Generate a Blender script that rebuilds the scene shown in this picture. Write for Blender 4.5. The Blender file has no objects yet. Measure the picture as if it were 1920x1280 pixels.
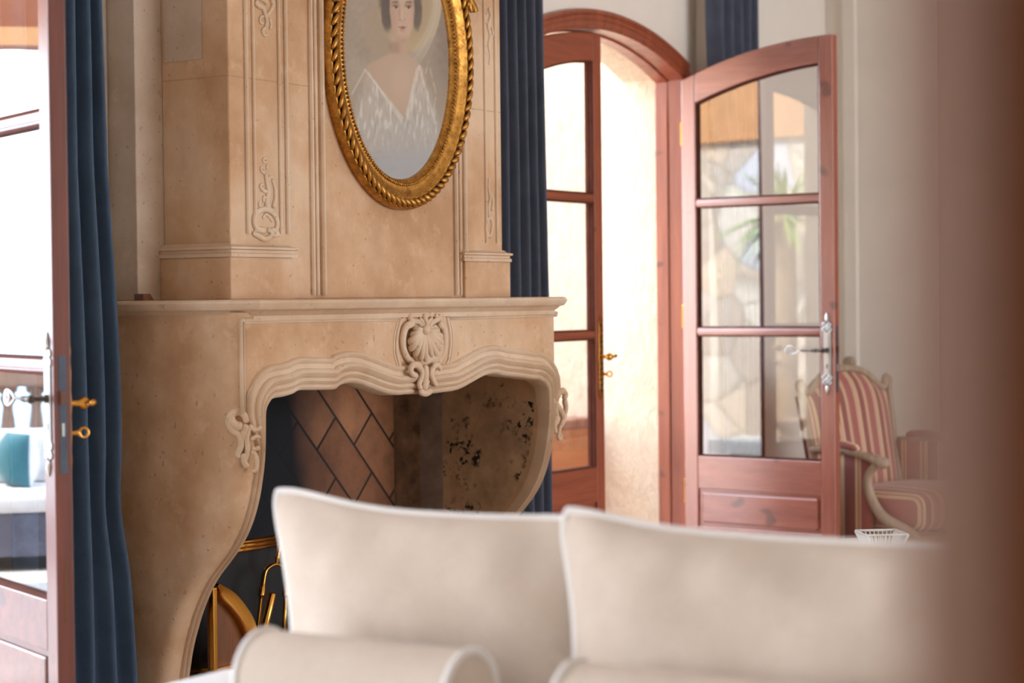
import bpy, math, random
import numpy as np
from mathutils import Vector, noise
random.seed(4)
D = bpy.data
COL = bpy.context.scene.collection
PI = math.pi

# ------------------------------------------------------------------ camera model (metres, x along the fireplace wall, y towards it)
FPX, TH, ROLL, EYE = 3730.0, math.radians(57.5), 0.011, 1.25
PITCH = math.atan(77 / FPX)
cF = np.array([math.sin(TH) * math.cos(PITCH), math.cos(TH) * math.cos(PITCH), -math.sin(PITCH)])
cR0 = np.array([math.cos(TH), -math.sin(TH), 0.0])
cU0 = np.cross(cR0, cF)
cR = math.cos(ROLL) * cR0 - math.sin(ROLL) * cU0
cU = math.cos(ROLL) * cU0 + math.sin(ROLL) * cR0
CAM = np.array([0, 0, EYE])
def ray(u, v): return cF + cR * ((u - 960) / FPX) - cU * ((v - 640) / FPX)
def on(ax, c, u, v):
    d = ray(u, v); return CAM + d * ((c - CAM[ax]) / d[ax])
def onY(Y, u, v): return on(1, Y, u, v)
def onX(X, u, v): return on(0, X, u, v)
def onP(p, n, u, v):
    d = ray(u, v); n = np.array(n, float); return CAM + d * (np.dot(np.array(p) - CAM, n) / np.dot(d, n))
def at(u, v, z): return CAM + ray(u, v) * z
def proj(P):
    q = np.array(P) - CAM; z = q @ cF; return 960 + FPX * (q @ cR) / z, 640 - FPX * (q @ cU) / z

# ------------------------------------------------------------------ main planes
YM, YH, YS, YF = 4.013, 4.163, 4.447, 4.568        # mantel front, hood front, back slab, wall face
MX0, MX1 = 4.737, 6.635                            # mantel corners
HX0, HX1 = 4.872, 6.474                            # hood corners
OX0, OX1 = 4.844, 6.554                            # hearth opening
DW, DT = 0.76, 0.05                                # door leaf
RJ = 8.758; RC = RJ - DW; RL = RC - DW             # right doorway: right jamb, centre, left jamb
LJ = 4.134; LC = LJ - DW; LL = LC - DW             # left doorway
XR = onY(YF, 1527, 80)[0]                          # end wall
CEIL = 3.25
BUMPX, BUMPY = 8.905, YF - 0.07                    # pier right of the right doorway

# ------------------------------------------------------------------ mesh builder
WORG = {}
class MB:
    def __init__(s): s.v = []; s.f = []
    def add(s, vs, fs):
        b = len(s.v); s.v += [tuple(float(c) for c in p) for p in vs]; s.f += [tuple(i + b for i in f) for f in fs]
    def box(s, x0, x1, y0, y1, z0, z1, M=None):
        p = [(x, y, z) for z in (z0, z1) for y in (y0, y1) for x in (x0, x1)]
        if M: p = [M(*q) for q in p]
        s.add(p, [(0, 2, 3, 1), (4, 5, 7, 6), (0, 1, 5, 4), (2, 6, 7, 3), (0, 4, 6, 2), (1, 3, 7, 5)])
    def grid(s, rows, closeu=False, closev=False):
        n, m = len(rows), len(rows[0]); vs = [p for r in rows for p in r]; fs = []
        for i in range(n if closev else n - 1):
            for j in range(m if closeu else m - 1):
                a, b = i * m + j, i * m + (j + 1) % m; i2 = (i + 1) % n
                fs.append((a, b, i2 * m + (j + 1) % m, i2 * m + j))
        s.add(vs, fs)
    def tube(s, pts, r, n=8, closed=False, flat=None, caps=True):
        P = [np.array(p, float) for p in pts]; k = len(P)
        R = [r] * k if np.isscalar(r) else list(r)
        rows = []; up = None
        for i in range(k):
            a = P[(i - 1) % k] if (closed or i > 0) else P[i]; b = P[(i + 1) % k] if (closed or i < k - 1) else P[i]
            t = b - a; t = t / (np.linalg.norm(t) + 1e-12)
            if up is None:
                up = np.array([0, 0, 1.0]) if abs(t[2]) < .9 else np.array([1.0, 0, 0])
            up = up - t * np.dot(up, t); up = up / (np.linalg.norm(up) + 1e-12)
            w = np.cross(t, up); row = []
            for j in range(n):
                a_ = 2 * PI * j / n; o = (math.cos(a_) * up + math.sin(a_) * w) * R[i]
                if flat is not None:
                    nn, sc = flat; o = o + nn * np.dot(o, nn) * (sc - 1)
                row.append(P[i] + o)
            rows.append(row)
        s.grid(rows, closeu=True, closev=closed)
        if caps and not closed:
            b = len(s.v); m = k * n
            s.f.append(tuple(b - m + j for j in range(n))[::-1]); s.f.append(tuple(b - n + j for j in range(n)))
    def lathe(s, prof, org=(0, 0, 0), ax=(0, 0, 1), n=20):
        ax = np.array(ax, float); ax /= np.linalg.norm(ax); h = np.array([1.0, 0, 0]) if abs(ax[0]) < .9 else np.array([0, 1.0, 0])
        e1 = np.cross(ax, h); e1 /= np.linalg.norm(e1); e2 = np.cross(ax, e1); o = np.array(org, float)
        s.grid([[o + ax * z + (math.cos(2 * PI * j / n) * e1 + math.sin(2 * PI * j / n) * e2) * max(r, 1e-4) for j in range(n)] for r, z in prof], closeu=True)
    def ball(s, c, r, n=10, m=7):
        r = (r, r, r) if np.isscalar(r) else r
        s.grid([[(c[0] + r[0] * math.sin(PI * i / m) * math.cos(2 * PI * j / n), c[1] + r[1] * math.sin(PI * i / m) * math.sin(2 * PI * j / n), c[2] - r[2] * math.cos(PI * i / m)) for j in range(n)] for i in range(m + 1)], closeu=True)
    def solid(s, ss, lo, hi, t0, t1, M):
        """closed strip: stations ss, heights lo(s)..hi(s), between depths t0 and t1; M maps (s,t,z) to the world"""
        rows = []
        for q in ss: rows.append([M(q, t0, lo(q)), M(q, t0, hi(q)), M(q, t1, hi(q)), M(q, t1, lo(q))])
        s.grid(rows, closeu=True); b = len(s.v); m = len(ss) * 4
        s.f.append((b - m, b - m + 1, b - m + 2, b - m + 3)); s.f.append((b - 4, b - 1, b - 2, b - 3))
    def prism(s, poly, t0, t1, M):
        n = len(poly); s.add([M(a, t0, b) for a, b in poly] + [M(a, t1, b) for a, b in poly],
              [tuple(range(n)), tuple(range(2 * n - 1, n - 1, -1))] + [(i, i + n, (i + 1) % n + n, (i + 1) % n) for i in range(n)])
    def build(s, name, mat, parent=None, smooth=False, bevel=0, sub=0, auto=None, org=None):
        V = np.array(s.v); me = D.meshes.new(name)
        if org is None: org = np.array([(V[:, 0].min() + V[:, 0].max()) / 2, (V[:, 1].min() + V[:, 1].max()) / 2, V[:, 2].min()])
        org = np.array(org, float)
        me.from_pydata([tuple(p) for p in V - org], [], s.f); me.validate()
        import bmesh
        bm = bmesh.new(); bm.from_mesh(me); bmesh.ops.recalc_face_normals(bm, faces=bm.faces); bm.to_mesh(me); bm.free()
        me.materials.append(mat)
        o = D.objects.new(name, me); COL.objects.link(o)
        po = WORG[parent.name] if parent else np.zeros(3)
        o.location = org - po; WORG[o.name] = org
        if parent: o.parent = parent
        if smooth or auto is not None:
            for p in me.polygons: p.use_smooth = True
            if auto is not None:
                me.set_sharp_from_angle(angle=math.radians(auto))
        if bevel:
            m = o.modifiers.new('bevel', 'BEVEL'); m.width = bevel; m.segments = 2; m.limit_method = 'ANGLE'; m.angle_limit = math.radians(40)
        if sub:
            m = o.modifiers.new('sub', 'SUBSURF'); m.levels = sub; m.render_levels = sub
        return o
def empty(name, loc, label=None, cat=None, group=None, kind=None):
    o = D.objects.new(name, None); COL.objects.link(o); o.location = loc; WORG[o.name] = np.array(loc, float)
    o.empty_display_size = .1
    return tag(o, label, cat, group, kind)
def tag(o, label=None, cat=None, group=None, kind=None):
    if label: o['label'] = label
    if cat: o['category'] = cat
    if group: o['group'] = group
    if kind: o['kind'] = kind
    return o
def struct(o): o['kind'] = 'structure'; return o
def smooth_pts(P, n=6, closed=False):
    """Catmull-Rom through points"""
    P = [np.array(p, float) for p in P]; out = []; k = len(P)
    for i in range(k if closed else k - 1):
        p1, p2 = P[i], P[(i + 1) % k]
        p0 = P[i - 1] if (closed or i > 0) else 2 * p1 - p2
        p3 = P[(i + 2) % k] if (closed or i < k - 2) else 2 * p2 - p1
        for j in range(n):
            t = j / n
            out.append(.5 * (2 * p1 + (p2 - p0) * t + (2 * p0 - 5 * p1 + 4 * p2 - p3) * t * t + (3 * p1 - p0 - 3 * p2 + p3) * t ** 3))
    if not closed: out.append(P[-1])
    return out

# ------------------------------------------------------------------ materials
def lin(c): return tuple((x / 255 / 12.92 if x / 255 <= .04045 else ((x / 255 + .055) / 1.055) ** 2.4) for x in c)
class NT:
    def __init__(s, name):
        s.m = D.materials.new(name); s.m.use_nodes = True; s.t = s.m.node_tree; s.t.nodes.clear()
        s.out = s.n('ShaderNodeOutputMaterial')
    def n(s, typ, **kw):
        x = s.t.nodes.new(typ)
        for k, v in kw.items(): setattr(x, k, v)
        return x
    def l(s, a, b): s.t.links.new(a, b)
    def inp(s, nd, **kw):
        for k, v in kw.items():
            k = k.replace('_', ' ')
            if hasattr(v, 'node'): s.l(v, nd.inputs[k])
            else: nd.inputs[k].default_value = v
        return nd
    def pos(s, scale=(1, 1, 1), rot=(0, 0, 0), obj=False):
        src = s.n('ShaderNodeTexCoord').outputs['Object'] if obj else s.n('ShaderNodeNewGeometry').outputs['Position']
        mp = s.n('ShaderNodeMapping'); s.l(src, mp.inputs[0]); mp.inputs['Scale'].default_value = scale; mp.inputs['Rotation'].default_value = rot
        return mp.outputs[0]
    def noise(s, vec, scale, detail=4, rough=.55):
        x = s.n('ShaderNodeTexNoise'); s.l(vec, x.inputs['Vector']); x.inputs['Scale'].default_value = scale; x.inputs['Detail'].default_value = detail; x.inputs['Roughness'].default_value = rough
        return x.outputs['Fac']
    def ramp(s, fac, stops):
        x = s.n('ShaderNodeValToRGB'); s.l(fac, x.inputs[0]); e = x.color_ramp.elements
        while len(e) < len(stops): e.new(.5)
        for q, (p, c) in zip(e, stops): q.position = p; q.color = (c if len(c) == 4 else (*c, 1))
        return x.outputs[0]
    def mix(s, fac, a, b, mode='MIX'):
        x = s.n('ShaderNodeMix', data_type='RGBA', blend_type=mode)
        for i, v in ((0, fac), (6, a), (7, b)):
            if hasattr(v, 'node'): s.l(v, x.inputs[i])
            else: x.inputs[i].default_value = v if np.isscalar(v) else (*v, 1)[:4]
        return x.outputs[2]
    def math(s, op, a, b=0.0):
        x = s.n('ShaderNodeMath', operation=op)
        for i, v in ((0, a), (1, b)):
            if hasattr(v, 'node'): s.l(v, x.inputs[i])
            else: x.inputs[i].default_value = v
        return x.outputs[0]
    def bump(s, h, dist=.002, strength=1.0):
        x = s.n('ShaderNodeBump'); s.l(h, x.inputs['Height']); x.inputs['Distance'].default_value = dist; x.inputs['Strength'].default_value = strength
        return x.outputs[0]
    def bsdf(s, col, rough=.5, metal=0.0, normal=None, **kw):
        b = s.n('ShaderNodeBsdfPrincipled')
        if hasattr(col, 'node'): s.l(col, b.inputs['Base Color'])
        else: b.inputs['Base Color'].default_value = (*col, 1)
        if hasattr(rough, 'node'): s.l(rough, b.inputs['Roughness'])
        else: b.inputs['Roughness'].default_value = rough
        b.inputs['Metallic'].default_value = metal
        if normal is not None: s.l(normal, b.inputs['Normal'])
        for k, v in kw.items(): b.inputs[k.replace('_', ' ')].default_value = v
        s.l(b.outputs[0], s.out.inputs[0]); return b

def m_stone(name, c1, c2, c3, sc=1.0, joint=True):
    t = NT(name); p = t.pos()
    a = t.noise(p, 2.2 * sc, 5, .6); b = t.noise(p, 14 * sc, 5, .7); c = t.noise(p, 120, 3, .6)
    pv = t.pos((3.2, 3.2, .55)); st = t.noise(pv, 2.0, 4, .6)
    col = t.ramp(a, [(.36, c1), (.5, c2), (.64, c3)])
    col = t.mix(t.math('MULTIPLY', t.ramp(st, [(.45, (0, 0, 0)), (.75, (1, 1, 1))]), .35), col, tuple(x * .8 for x in c2))
    col = t.mix(t.math('MULTIPLY', t.ramp(b, [(.55, (0, 0, 0)), (.75, (1, 1, 1))]), .35), col, tuple(min(1, x * 1.22) for x in c1))
    pits = t.ramp(t.noise(p, 55, 2, .5), [(.27, (1, 1, 1)), (.31, (0, 0, 0))])
    col = t.mix(t.math('MULTIPLY', pits, .5), col, tuple(x * .55 for x in c2))
    h = t.math('ADD', t.math('MULTIPLY', b, .6), t.math('ADD', t.math('MULTIPLY', c, .35), t.math('MULTIPLY', pits, -.8)))
    if joint:
        sp = t.n('ShaderNodeSeparateXYZ'); t.l(p, sp.inputs[0])
        j = t.math('LESS_THAN', t.math('ABSOLUTE', t.math('SUBTRACT', sp.outputs[2], 1.975)), .0022)
        col = t.mix(t.math('MULTIPLY', j, .45), col, tuple(x * .55 for x in c2)); h = t.math('ADD', h, t.math('MULTIPLY', j, -1.0))
    t.bsdf(col, .78, normal=t.bump(h, .0016)); return t.m
def m_wood(name, c1, c2, rough=.35, coat=.5, coatr=.22, axis=2, spec=.5, knots=False, cior=1.5):
    t = NT(name); s = [14, 14, 14]; s[axis] = .9
    p = t.pos(tuple(s)); a = t.noise(p, 1.6, 6, .6); g = t.noise(t.pos(tuple(x * 5 for x in s)), 1.5, 3, .5)
    col = t.ramp(t.math('ADD', t.math('MULTIPLY', a, .75), t.math('MULTIPLY', g, .25)), [(.3, c1), (.7, c2)])
    if knots:
        k = t.ramp(t.noise(t.pos((1, 1, 1.6)), 6.5, 1, .3), [(.70, (0, 0, 0)), (.76, (1, 1, 1))]); col = t.mix(t.math('MULTIPLY', k, .7), col, tuple(x * .35 for x in c1))
    t.bsdf(col, rough, normal=t.bump(g, .0004, .4), Coat_Weight=coat, Coat_Roughness=coatr, Coat_IOR=cior, Specular_IOR_Level=spec); return t.m
def m_cloth(name, c1, c2, sc=900, rough=.9, sheen=.25, bumpd=.0006, obj=True):
    t = NT(name); p = t.pos(obj=obj)
    w = t.noise(p, 7, 4, .6); f = t.noise(t.pos((1, 1, 4), obj=obj), sc * .35, 2, .6); f2 = t.noise(t.pos((4, 4, .6), obj=obj), sc * .25, 2, .6)
    col = t.ramp(t.math('ADD', t.math('MULTIPLY', w, .4), t.math('ADD', t.math('MULTIPLY', f, .3), t.math('MULTIPLY', f2, .3))), [(.35, c1), (.65, c2)])
    t.bsdf(col, rough, normal=t.bump(t.math('ADD', f, f2), bumpd, .7), Sheen_Weight=sheen, Sheen_Roughness=.5, Specular_IOR_Level=.2); return t.m
def m_plain(name, col, rough=.5, metal=0.0, var=.12, sc=20, bump=0.0, **kw):
    t = NT(name); p = t.pos(); a = t.noise(p, sc, 4, .6)
    c = t.ramp(a, [(.3, tuple(x * (1 - var) for x in col)), (.7, tuple(min(1, x * (1 + var)) for x in col))])
    t.bsdf(c, rough, metal, normal=t.bump(a, bump) if bump else None, **kw); return t.m
def m_glass(name, ior=1.5, tint=(.96, .97, .97), rough=0.0):
    t = NT(name); tr = t.n('ShaderNodeBsdfTransparent'); tr.inputs[0].default_value = (*tint, 1)
    gl = t.n('ShaderNodeBsdfGlossy'); gl.inputs['Roughness'].default_value = rough; gl.inputs[0].default_value = (1, 1, 1, 1)
    fr = t.n('ShaderNodeFresnel'); bf = t.n('ShaderNodeNewGeometry').outputs['Backfacing']; t.l(t.math('ADD', ior, t.math('MULTIPLY', bf, 1 / ior - ior)), fr.inputs[0])
    mx = t.n('ShaderNodeMixShader'); t.l(fr.outputs[0], mx.inputs[0]); t.l(tr.outputs[0], mx.inputs[1]); t.l(gl.outputs[0], mx.inputs[2]); t.l(mx.outputs[0], t.out.inputs[0])
    return t.m
def m_brick():
    t = NT('terracotta_bricks'); p = t.pos((1, 1, 1), (0, 0, 0))
    sp = t.n('ShaderNodeSeparateXYZ'); t.l(p, sp.inputs[0])
    a = t.math('ADD', sp.outputs[0], sp.outputs[2]); b = t.math('SUBTRACT', sp.outputs[0], sp.outputs[2])   # 45 degree courses
    cb = t.n('ShaderNodeCombineXYZ'); t.l(t.math('MULTIPLY', b, .7071), cb.inputs[0]); t.l(t.math('MULTIPLY', a, .7071), cb.inputs[1])
    br = t.n('ShaderNodeTexBrick'); t.l(cb.outputs[0], br.inputs['Vector'])
    t.inp(br, Color1=(*lin((204, 142, 100)), 1), Color2=(*lin((150, 98, 68)), 1), Mortar=(*lin((52, 42, 38)), 1), Scale=1.0, Mortar_Size=.006, Mortar_Smooth=.2, Bias=.0, Brick_Width=.33, Row_Height=.17)
    n = t.noise(p, 9, 5, .65); n2 = t.noise(p, 60, 3, .6)
    col = t.mix(t.ramp(n, [(.4, (0, 0, 0)), (.7, (.5, .5, .5))]), br.outputs['Color'], lin((92, 64, 52)))
    soot_shade = t.noise(t.pos((.55, 1, .5)), 2.2, 3, .6)
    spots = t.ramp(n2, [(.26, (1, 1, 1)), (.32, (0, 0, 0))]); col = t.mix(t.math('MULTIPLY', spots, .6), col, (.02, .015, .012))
    x = t.ramp(t.math('ADD', t.math('MULTIPLY', t.math('SUBTRACT', sp.outputs[0], 5.75), 1.5), t.math('MULTIPLY', soot_shade, .5)), [(.48, (1, 1, 1)), (.95, (0, 0, 0))])  # left end darkened: soot plus firebox shade put into the colour
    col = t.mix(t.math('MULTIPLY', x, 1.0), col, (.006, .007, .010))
    t.bsdf(col, .85, normal=t.bump(t.math('SUBTRACT', t.math('MULTIPLY', n2, .3), br.outputs['Fac']), .006)); return t.m
def m_soot():
    t = NT('sooty_stone'); p = t.pos()
    a = t.noise(p, 5, 5, .65); b = t.noise(p, 26, 5, .7)
    col = t.ramp(a, [(.3, lin((164, 132, 104))), (.6, lin((208, 174, 138)))])
    msk = t.ramp(t.noise(p, 5.5, 3, .6), [(.5, (0, 0, 0)), (.58, (1, 1, 1))]); sp = t.ramp(b, [(.53, (0, 0, 0)), (.57, (1, 1, 1))])
    col = t.mix(t.math('MULTIPLY', msk, sp), col, (.006, .006, .007))
    t.bsdf(col, .85, normal=t.bump(b, .004)); return t.m
def m_stucco():
    t = NT('ochre_stucco'); p = t.pos((1, 1, .45)); a = t.noise(p, 22, 5, .7); b = t.noise(p, 75, 4, .65); c = t.noise(t.pos(), 2, 3, .5)
    col = t.ramp(t.math('ADD', t.math('MULTIPLY', a, .6), t.math('MULTIPLY', c, .4)), [(.3, lin((232, 202, 166))), (.7, lin((248, 228, 200)))])
    t.bsdf(col, .9, normal=t.bump(t.math('ADD', a, t.math('MULTIPLY', b, .5)), .02)); return t.m
def m_rubble():
    t = NT('rubble_stone'); p = t.pos(); v = t.n('ShaderNodeTexVoronoi'); t.l(p, v.inputs['Vector']); v.inputs['Scale'].default_value = 3.2
    v2 = t.n('ShaderNodeTexVoronoi', feature='DISTANCE_TO_EDGE'); t.l(p, v2.inputs['Vector']); v2.inputs['Scale'].default_value = 3.2
    hs = t.n('ShaderNodeSeparateColor'); t.l(v.outputs['Color'], hs.inputs[0])
    col = t.ramp(hs.outputs[0], [(0, lin((206, 190, 174))), (.4, lin((236, 226, 212))), (.7, lin((230, 206, 180))), (1, lin((216, 216, 224)))])
    e = t.ramp(v2.outputs['Distance'], [(.0, (1, 1, 1)), (.06, (0, 0, 0))]); col = t.mix(t.math('MULTIPLY', e, .5), col, lin((150, 138, 120)))
    t.bsdf(col, .9, normal=t.bump(v2.outputs['Distance'], .03)); return t.m
def m_stripe():
    t = NT('striped_upholstery'); tc = t.n('ShaderNodeUVMap'); tc.uv_map = 'UVMap'; sp = t.n('ShaderNodeSeparateXYZ'); t.l(tc.outputs[0], sp.inputs[0])
    f = t.math('FRACT', t.math('MULTIPLY', sp.outputs[0], 1 / .17))
    cream, red, pink = lin((222, 192, 150)), lin((164, 84, 78)), lin((178, 100, 98))
    x = t.n('ShaderNodeValToRGB'); x.color_ramp.interpolation = 'CONSTANT'; e = x.color_ramp.elements
    st = [(0, red), (.3, cream), (.37, pink), (.42, cream), (.52, lin((142, 66, 60))), (.8, cream), (.86, pink), (.9, cream), (.94, red)]
    while len(e) < len(st): e.new(.5)
    for q, (a, c) in zip(e, st): q.position = a; q.color = (*c, 1)
    t.l(f, x.inputs[0]); w = t.noise(t.pos(obj=True), 300, 2, .5)
    t.bsdf(t.mix(.15, x.outputs[0], t.ramp(w, [(0, (.1, .06, .05)), (1, (.8, .6, .5))])), .75, Sheen_Weight=.2); return t.m
def m_gilt(name, c1, c2, rough=.35):
    t = NT(name); p = t.pos(); a = t.noise(p, 35, 5, .7); b = t.noise(p, 160, 3, .6)
    col = t.ramp(t.math('ADD', t.math('MULTIPLY', a, .7), t.math('MULTIPLY', b, .3)), [(.32, c1), (.6, c2)])
    t.bsdf(col, t.ramp(a, [(.3, (.5,) * 3), (.7, (rough,) * 3)]), .85, normal=t.bump(b, .0008)); return t.m

M = dict(
    plaster=m_plain('warm_white_plaster', lin((236, 227, 216)), .85, var=.03, sc=3, bump=.0008),
    ceiling=m_plain('ceiling_plaster', lin((236, 230, 222)), .9, var=.02, sc=3),
    floor=m_plain('stone_floor', lin((186, 160, 132)), .4, var=.1, sc=2.5),
    stone=m_stone('limestone', lin((226, 195, 163)), lin((210, 170, 133)), lin((190, 147, 107))),
    stone2=m_stone('carved_limestone', lin((228, 204, 178)), lin((218, 188, 158)), lin((204, 172, 140)), joint=False),
    stone3=m_stone('grey_limestone', lin((214, 194, 174)), lin((200, 178, 156)), lin((190, 164, 138)), joint=False),
    brick=m_brick(), soot_shade=m_soot(), black=m_plain('soot_black', (.008, .009, .012), .9),
    iron=m_plain('grey_slab', lin((150, 136, 126)), .7, var=.35, sc=9, bump=.003),
    mott=m_plain('mottled_mortar', lin((150, 126, 106)), .85, var=.5, sc=12, bump=.004),
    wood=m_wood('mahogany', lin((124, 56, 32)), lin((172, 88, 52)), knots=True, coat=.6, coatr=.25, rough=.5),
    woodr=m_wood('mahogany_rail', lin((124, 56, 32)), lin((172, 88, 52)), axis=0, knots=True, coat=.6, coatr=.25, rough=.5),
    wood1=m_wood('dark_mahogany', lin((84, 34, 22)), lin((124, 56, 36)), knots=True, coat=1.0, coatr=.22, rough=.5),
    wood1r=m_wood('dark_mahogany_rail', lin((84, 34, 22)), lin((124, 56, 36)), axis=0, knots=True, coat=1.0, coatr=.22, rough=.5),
    wood3=m_wood('pale_mahogany', lin((136, 66, 46)), lin((182, 100, 74)), knots=True, coat=1.0, coatr=.26, rough=.5, cior=2.1),  # paler mahogany with a stronger clear coat, for the open leaf
    wood3r=m_wood('pale_mahogany_rail', lin((136, 66, 46)), lin((182, 100, 74)), axis=1, knots=True, coat=1.0, coatr=.26, rough=.5, cior=2.1),
    wooddk=m_wood('dark_stained_wood', lin((92, 52, 32)), lin((122, 72, 44)), coat=.3),
    chestw=m_wood('orange_wood', lin((196, 116, 64)), lin((222, 146, 88)), axis=0, coat=.1),
    navy=m_cloth('navy_curtain', lin((56, 74, 96)), lin((80, 100, 124)), sheen=.3),
    slate=m_cloth('slate_curtain', lin((62, 68, 84)), lin((88, 94, 110)), sheen=.3),
    linen=m_cloth('natural_linen', lin((204, 188, 172)), lin((226, 211, 196)), sc=500, sheen=.15),
    piping=m_cloth('linen_piping', lin((238, 235, 232)), lin((250, 248, 246)), sc=500),
    brass=m_plain('polished_brass', lin((226, 168, 82)), .17, 1.0, var=.1, sc=6),
    gilt=m_gilt('aged_gilt', lin((120, 74, 24)), lin((206, 150, 70)), .32),
    giltdk=m_gilt('dark_gilt', lin((92, 58, 24)), lin((164, 112, 52)), .4),
    recess=m_plain('gilt_recess', lin((48, 34, 22)), .7),
    silver=m_plain('silvered_metal', lin((222, 222, 218)), .32, .75, var=.06),
    pewter=m_plain('dark_pewter', lin((92, 84, 78)), .35, .9, var=.2),
    lockst=m_plain('lock_steel', lin((84, 92, 104)), .45, .6, var=.12),
    glass=m_glass('door_glass', 1.9), picglass=m_glass('picture_glass', 1.55, (.97, .97, .96)),
    stucco=m_stucco(), rubble=m_rubble(), stripe=m_stripe(),
    grey_oak=m_wood('limed_grey_wood', lin((148, 126, 104)), lin((186, 164, 140)), coat=0, rough=.6),
    white=m_plain('white_glaze', lin((240, 240, 238)), .3, var=.02),
    tabletop=m_wood('table_wood', lin((190, 150, 118)), lin((216, 178, 146)), axis=1, coat=.2),
    tan=m_plain('tan_render', lin((206, 150, 100)), .9, var=.08, sc=6),
    terra=m_plain('terracotta_render', lin((150, 88, 56)), .9, var=.08, sc=6),
    balus=m_plain('cast_stone', lin((160, 128, 108)), .85, var=.1, sc=12, bump=.003),
    wicker=m_plain('grey_wicker', lin((84, 84, 100)), .7, var=.4, sc=70, bump=.004),
    outwhite=m_cloth('outdoor_cushion', lin((206, 204, 206)), lin((222, 220, 220))),
    teal=m_cloth('teal_cloth', lin((36, 88, 98)), lin((62, 114, 124))),
    terrace=m_plain('pale_paving', lin((206, 196, 188)), .7, var=.06, sc=5),
    sea=m_plain('sea_water', lin((80, 160, 190)), .25, var=.05, sc=.05),
    leaf=m_plain('palm_leaf', lin((150, 176, 84)), .6, var=.3, sc=8),
    bark=m_plain('palm_bark', lin((168, 140, 110)), .9, var=.3, sc=12),
)

# ------------------------------------------------------------------ room shell
def arch_top(x, xc, rise=.155, half=DW, top=2.48):
    R = (half * half + rise * rise) / (2 * rise); d = min(abs(x - xc), R * .98)
    return top - (R - math.sqrt(R * R - d * d))
WT = .36
Mw = lambda s, t, z: (s, t, z)
FO = DW + .035
for nm_, ya_, yb_, mt_ in (('wall_back', YF, YF + .15, M['plaster']), ('wall_outside', YF + .15, YF + WT, M['stucco'])):
    w = MB()
    def seg(mb, x0, x1, z0, z1): mb.box(x0, x1, ya_, yb_, z0, z1)
    seg(w, -1.6, -1.1, 0, CEIL); seg(w, -1.1, 1.7, 2.7, CEIL); seg(w, 1.7, LC - FO, 0, CEIL); seg(w, LC + FO, OX0 - .1, 0, CEIL); seg(w, OX0 - .1, OX1 + .1, 1.34, CEIL); seg(w, OX1 + .1, RC - FO, 0, CEIL)  # far left opening is unseen, added to side-light the cushions
    seg(w, RC + FO, XR + .3, 0, CEIL)
    for xc in (LC, RC):
        ss = np.linspace(xc - FO, xc + FO, 25)
        w.solid(ss, lambda q: arch_top(q, xc) + .035, lambda q: CEIL, ya_, yb_, Mw)
    struct(w.build(nm_, mt_))
w = MB(); w.box(BUMPX, XR, BUMPY, YF, 0, CEIL); struct(w.build('trim_5', M['plaster'], bevel=.006))
w = MB(); w.box(XR, XR + .3, -4.0, YF + WT, 0, CEIL); struct(w.build('wall_right', M['plaster']))
w = MB(); w.box(-1.8, XR + .3, -4.0, YF + .02, -.15, 0); struct(w.build('floor', M['floor']))
w = MB(); w.box(-1.8, XR + .3, -4.0, YF + WT, CEIL, CEIL + .2); struct(w.build('ceiling', M['ceiling']))
# left wall solid; unseen opening opposite the fireplace, sized for its fill light
def wall_holes(name, axis, c0, c1, a0, a1, holes):
    w = MB(); cur = a0
    def bx(p0, p1, z0, z1):
        if axis == 'x': w.box(c0, c1, p0, p1, z0, z1)
        else: w.box(p0, p1, c0, c1, z0, z1)
    for (h0, h1, z0, z1) in holes:
        bx(cur, h0, 0, CEIL); cur = h1
        if z0 > 0: bx(h0, h1, 0, z0)
        bx(h0, h1, z1, CEIL)
    bx(cur, a1, 0, CEIL); return struct(w.build(name, M['plaster']))
wall_holes('wall_left', 'x', -1.8, -1.5, -4.0, YF + WT, [])
wall_holes('wall_front', 'y', -4.3, -4.0, -1.8, XR + .3, [(5.6, 9.6, .15, 2.75)])
# vertical mouldings of the end wall
w = MB(); a = onX(XR, 1610, 400)[1]; b = onX(XR, 1584, 400)[1]
w.box(XR - .03, XR, a, b, 0, CEIL); struct(w.build('trim_6', M['plaster'], bevel=.008))
# panelled wooden doorway on the end wall
w = MB(); a = onX(XR, 1768, 400)[1]; b = onX(XR, 1890, 400)[1]
w.box(XR - .05, XR - .001, b, a, 0, 2.9); w.box(XR - .05, XR - .001, b - 1.5, b - 1.2, 0, 2.9); w.box(XR - .05, XR - .001, b - 1.2, b, 2.6, 2.9)
struct(w.build('trim_7', M['wood'], bevel=.008))
w = MB(); w.box(XR - .028, XR - .001, b - 1.2, b, 0, 2.6)
for z0, z1 in ((.15, .9), (1.05, 2.45)): w.box(XR - .04, XR - .028, b - 1.05, b - .15, z0, z1)
struct(w.build('door_4', M['wooddk'], bevel=.006))

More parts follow.
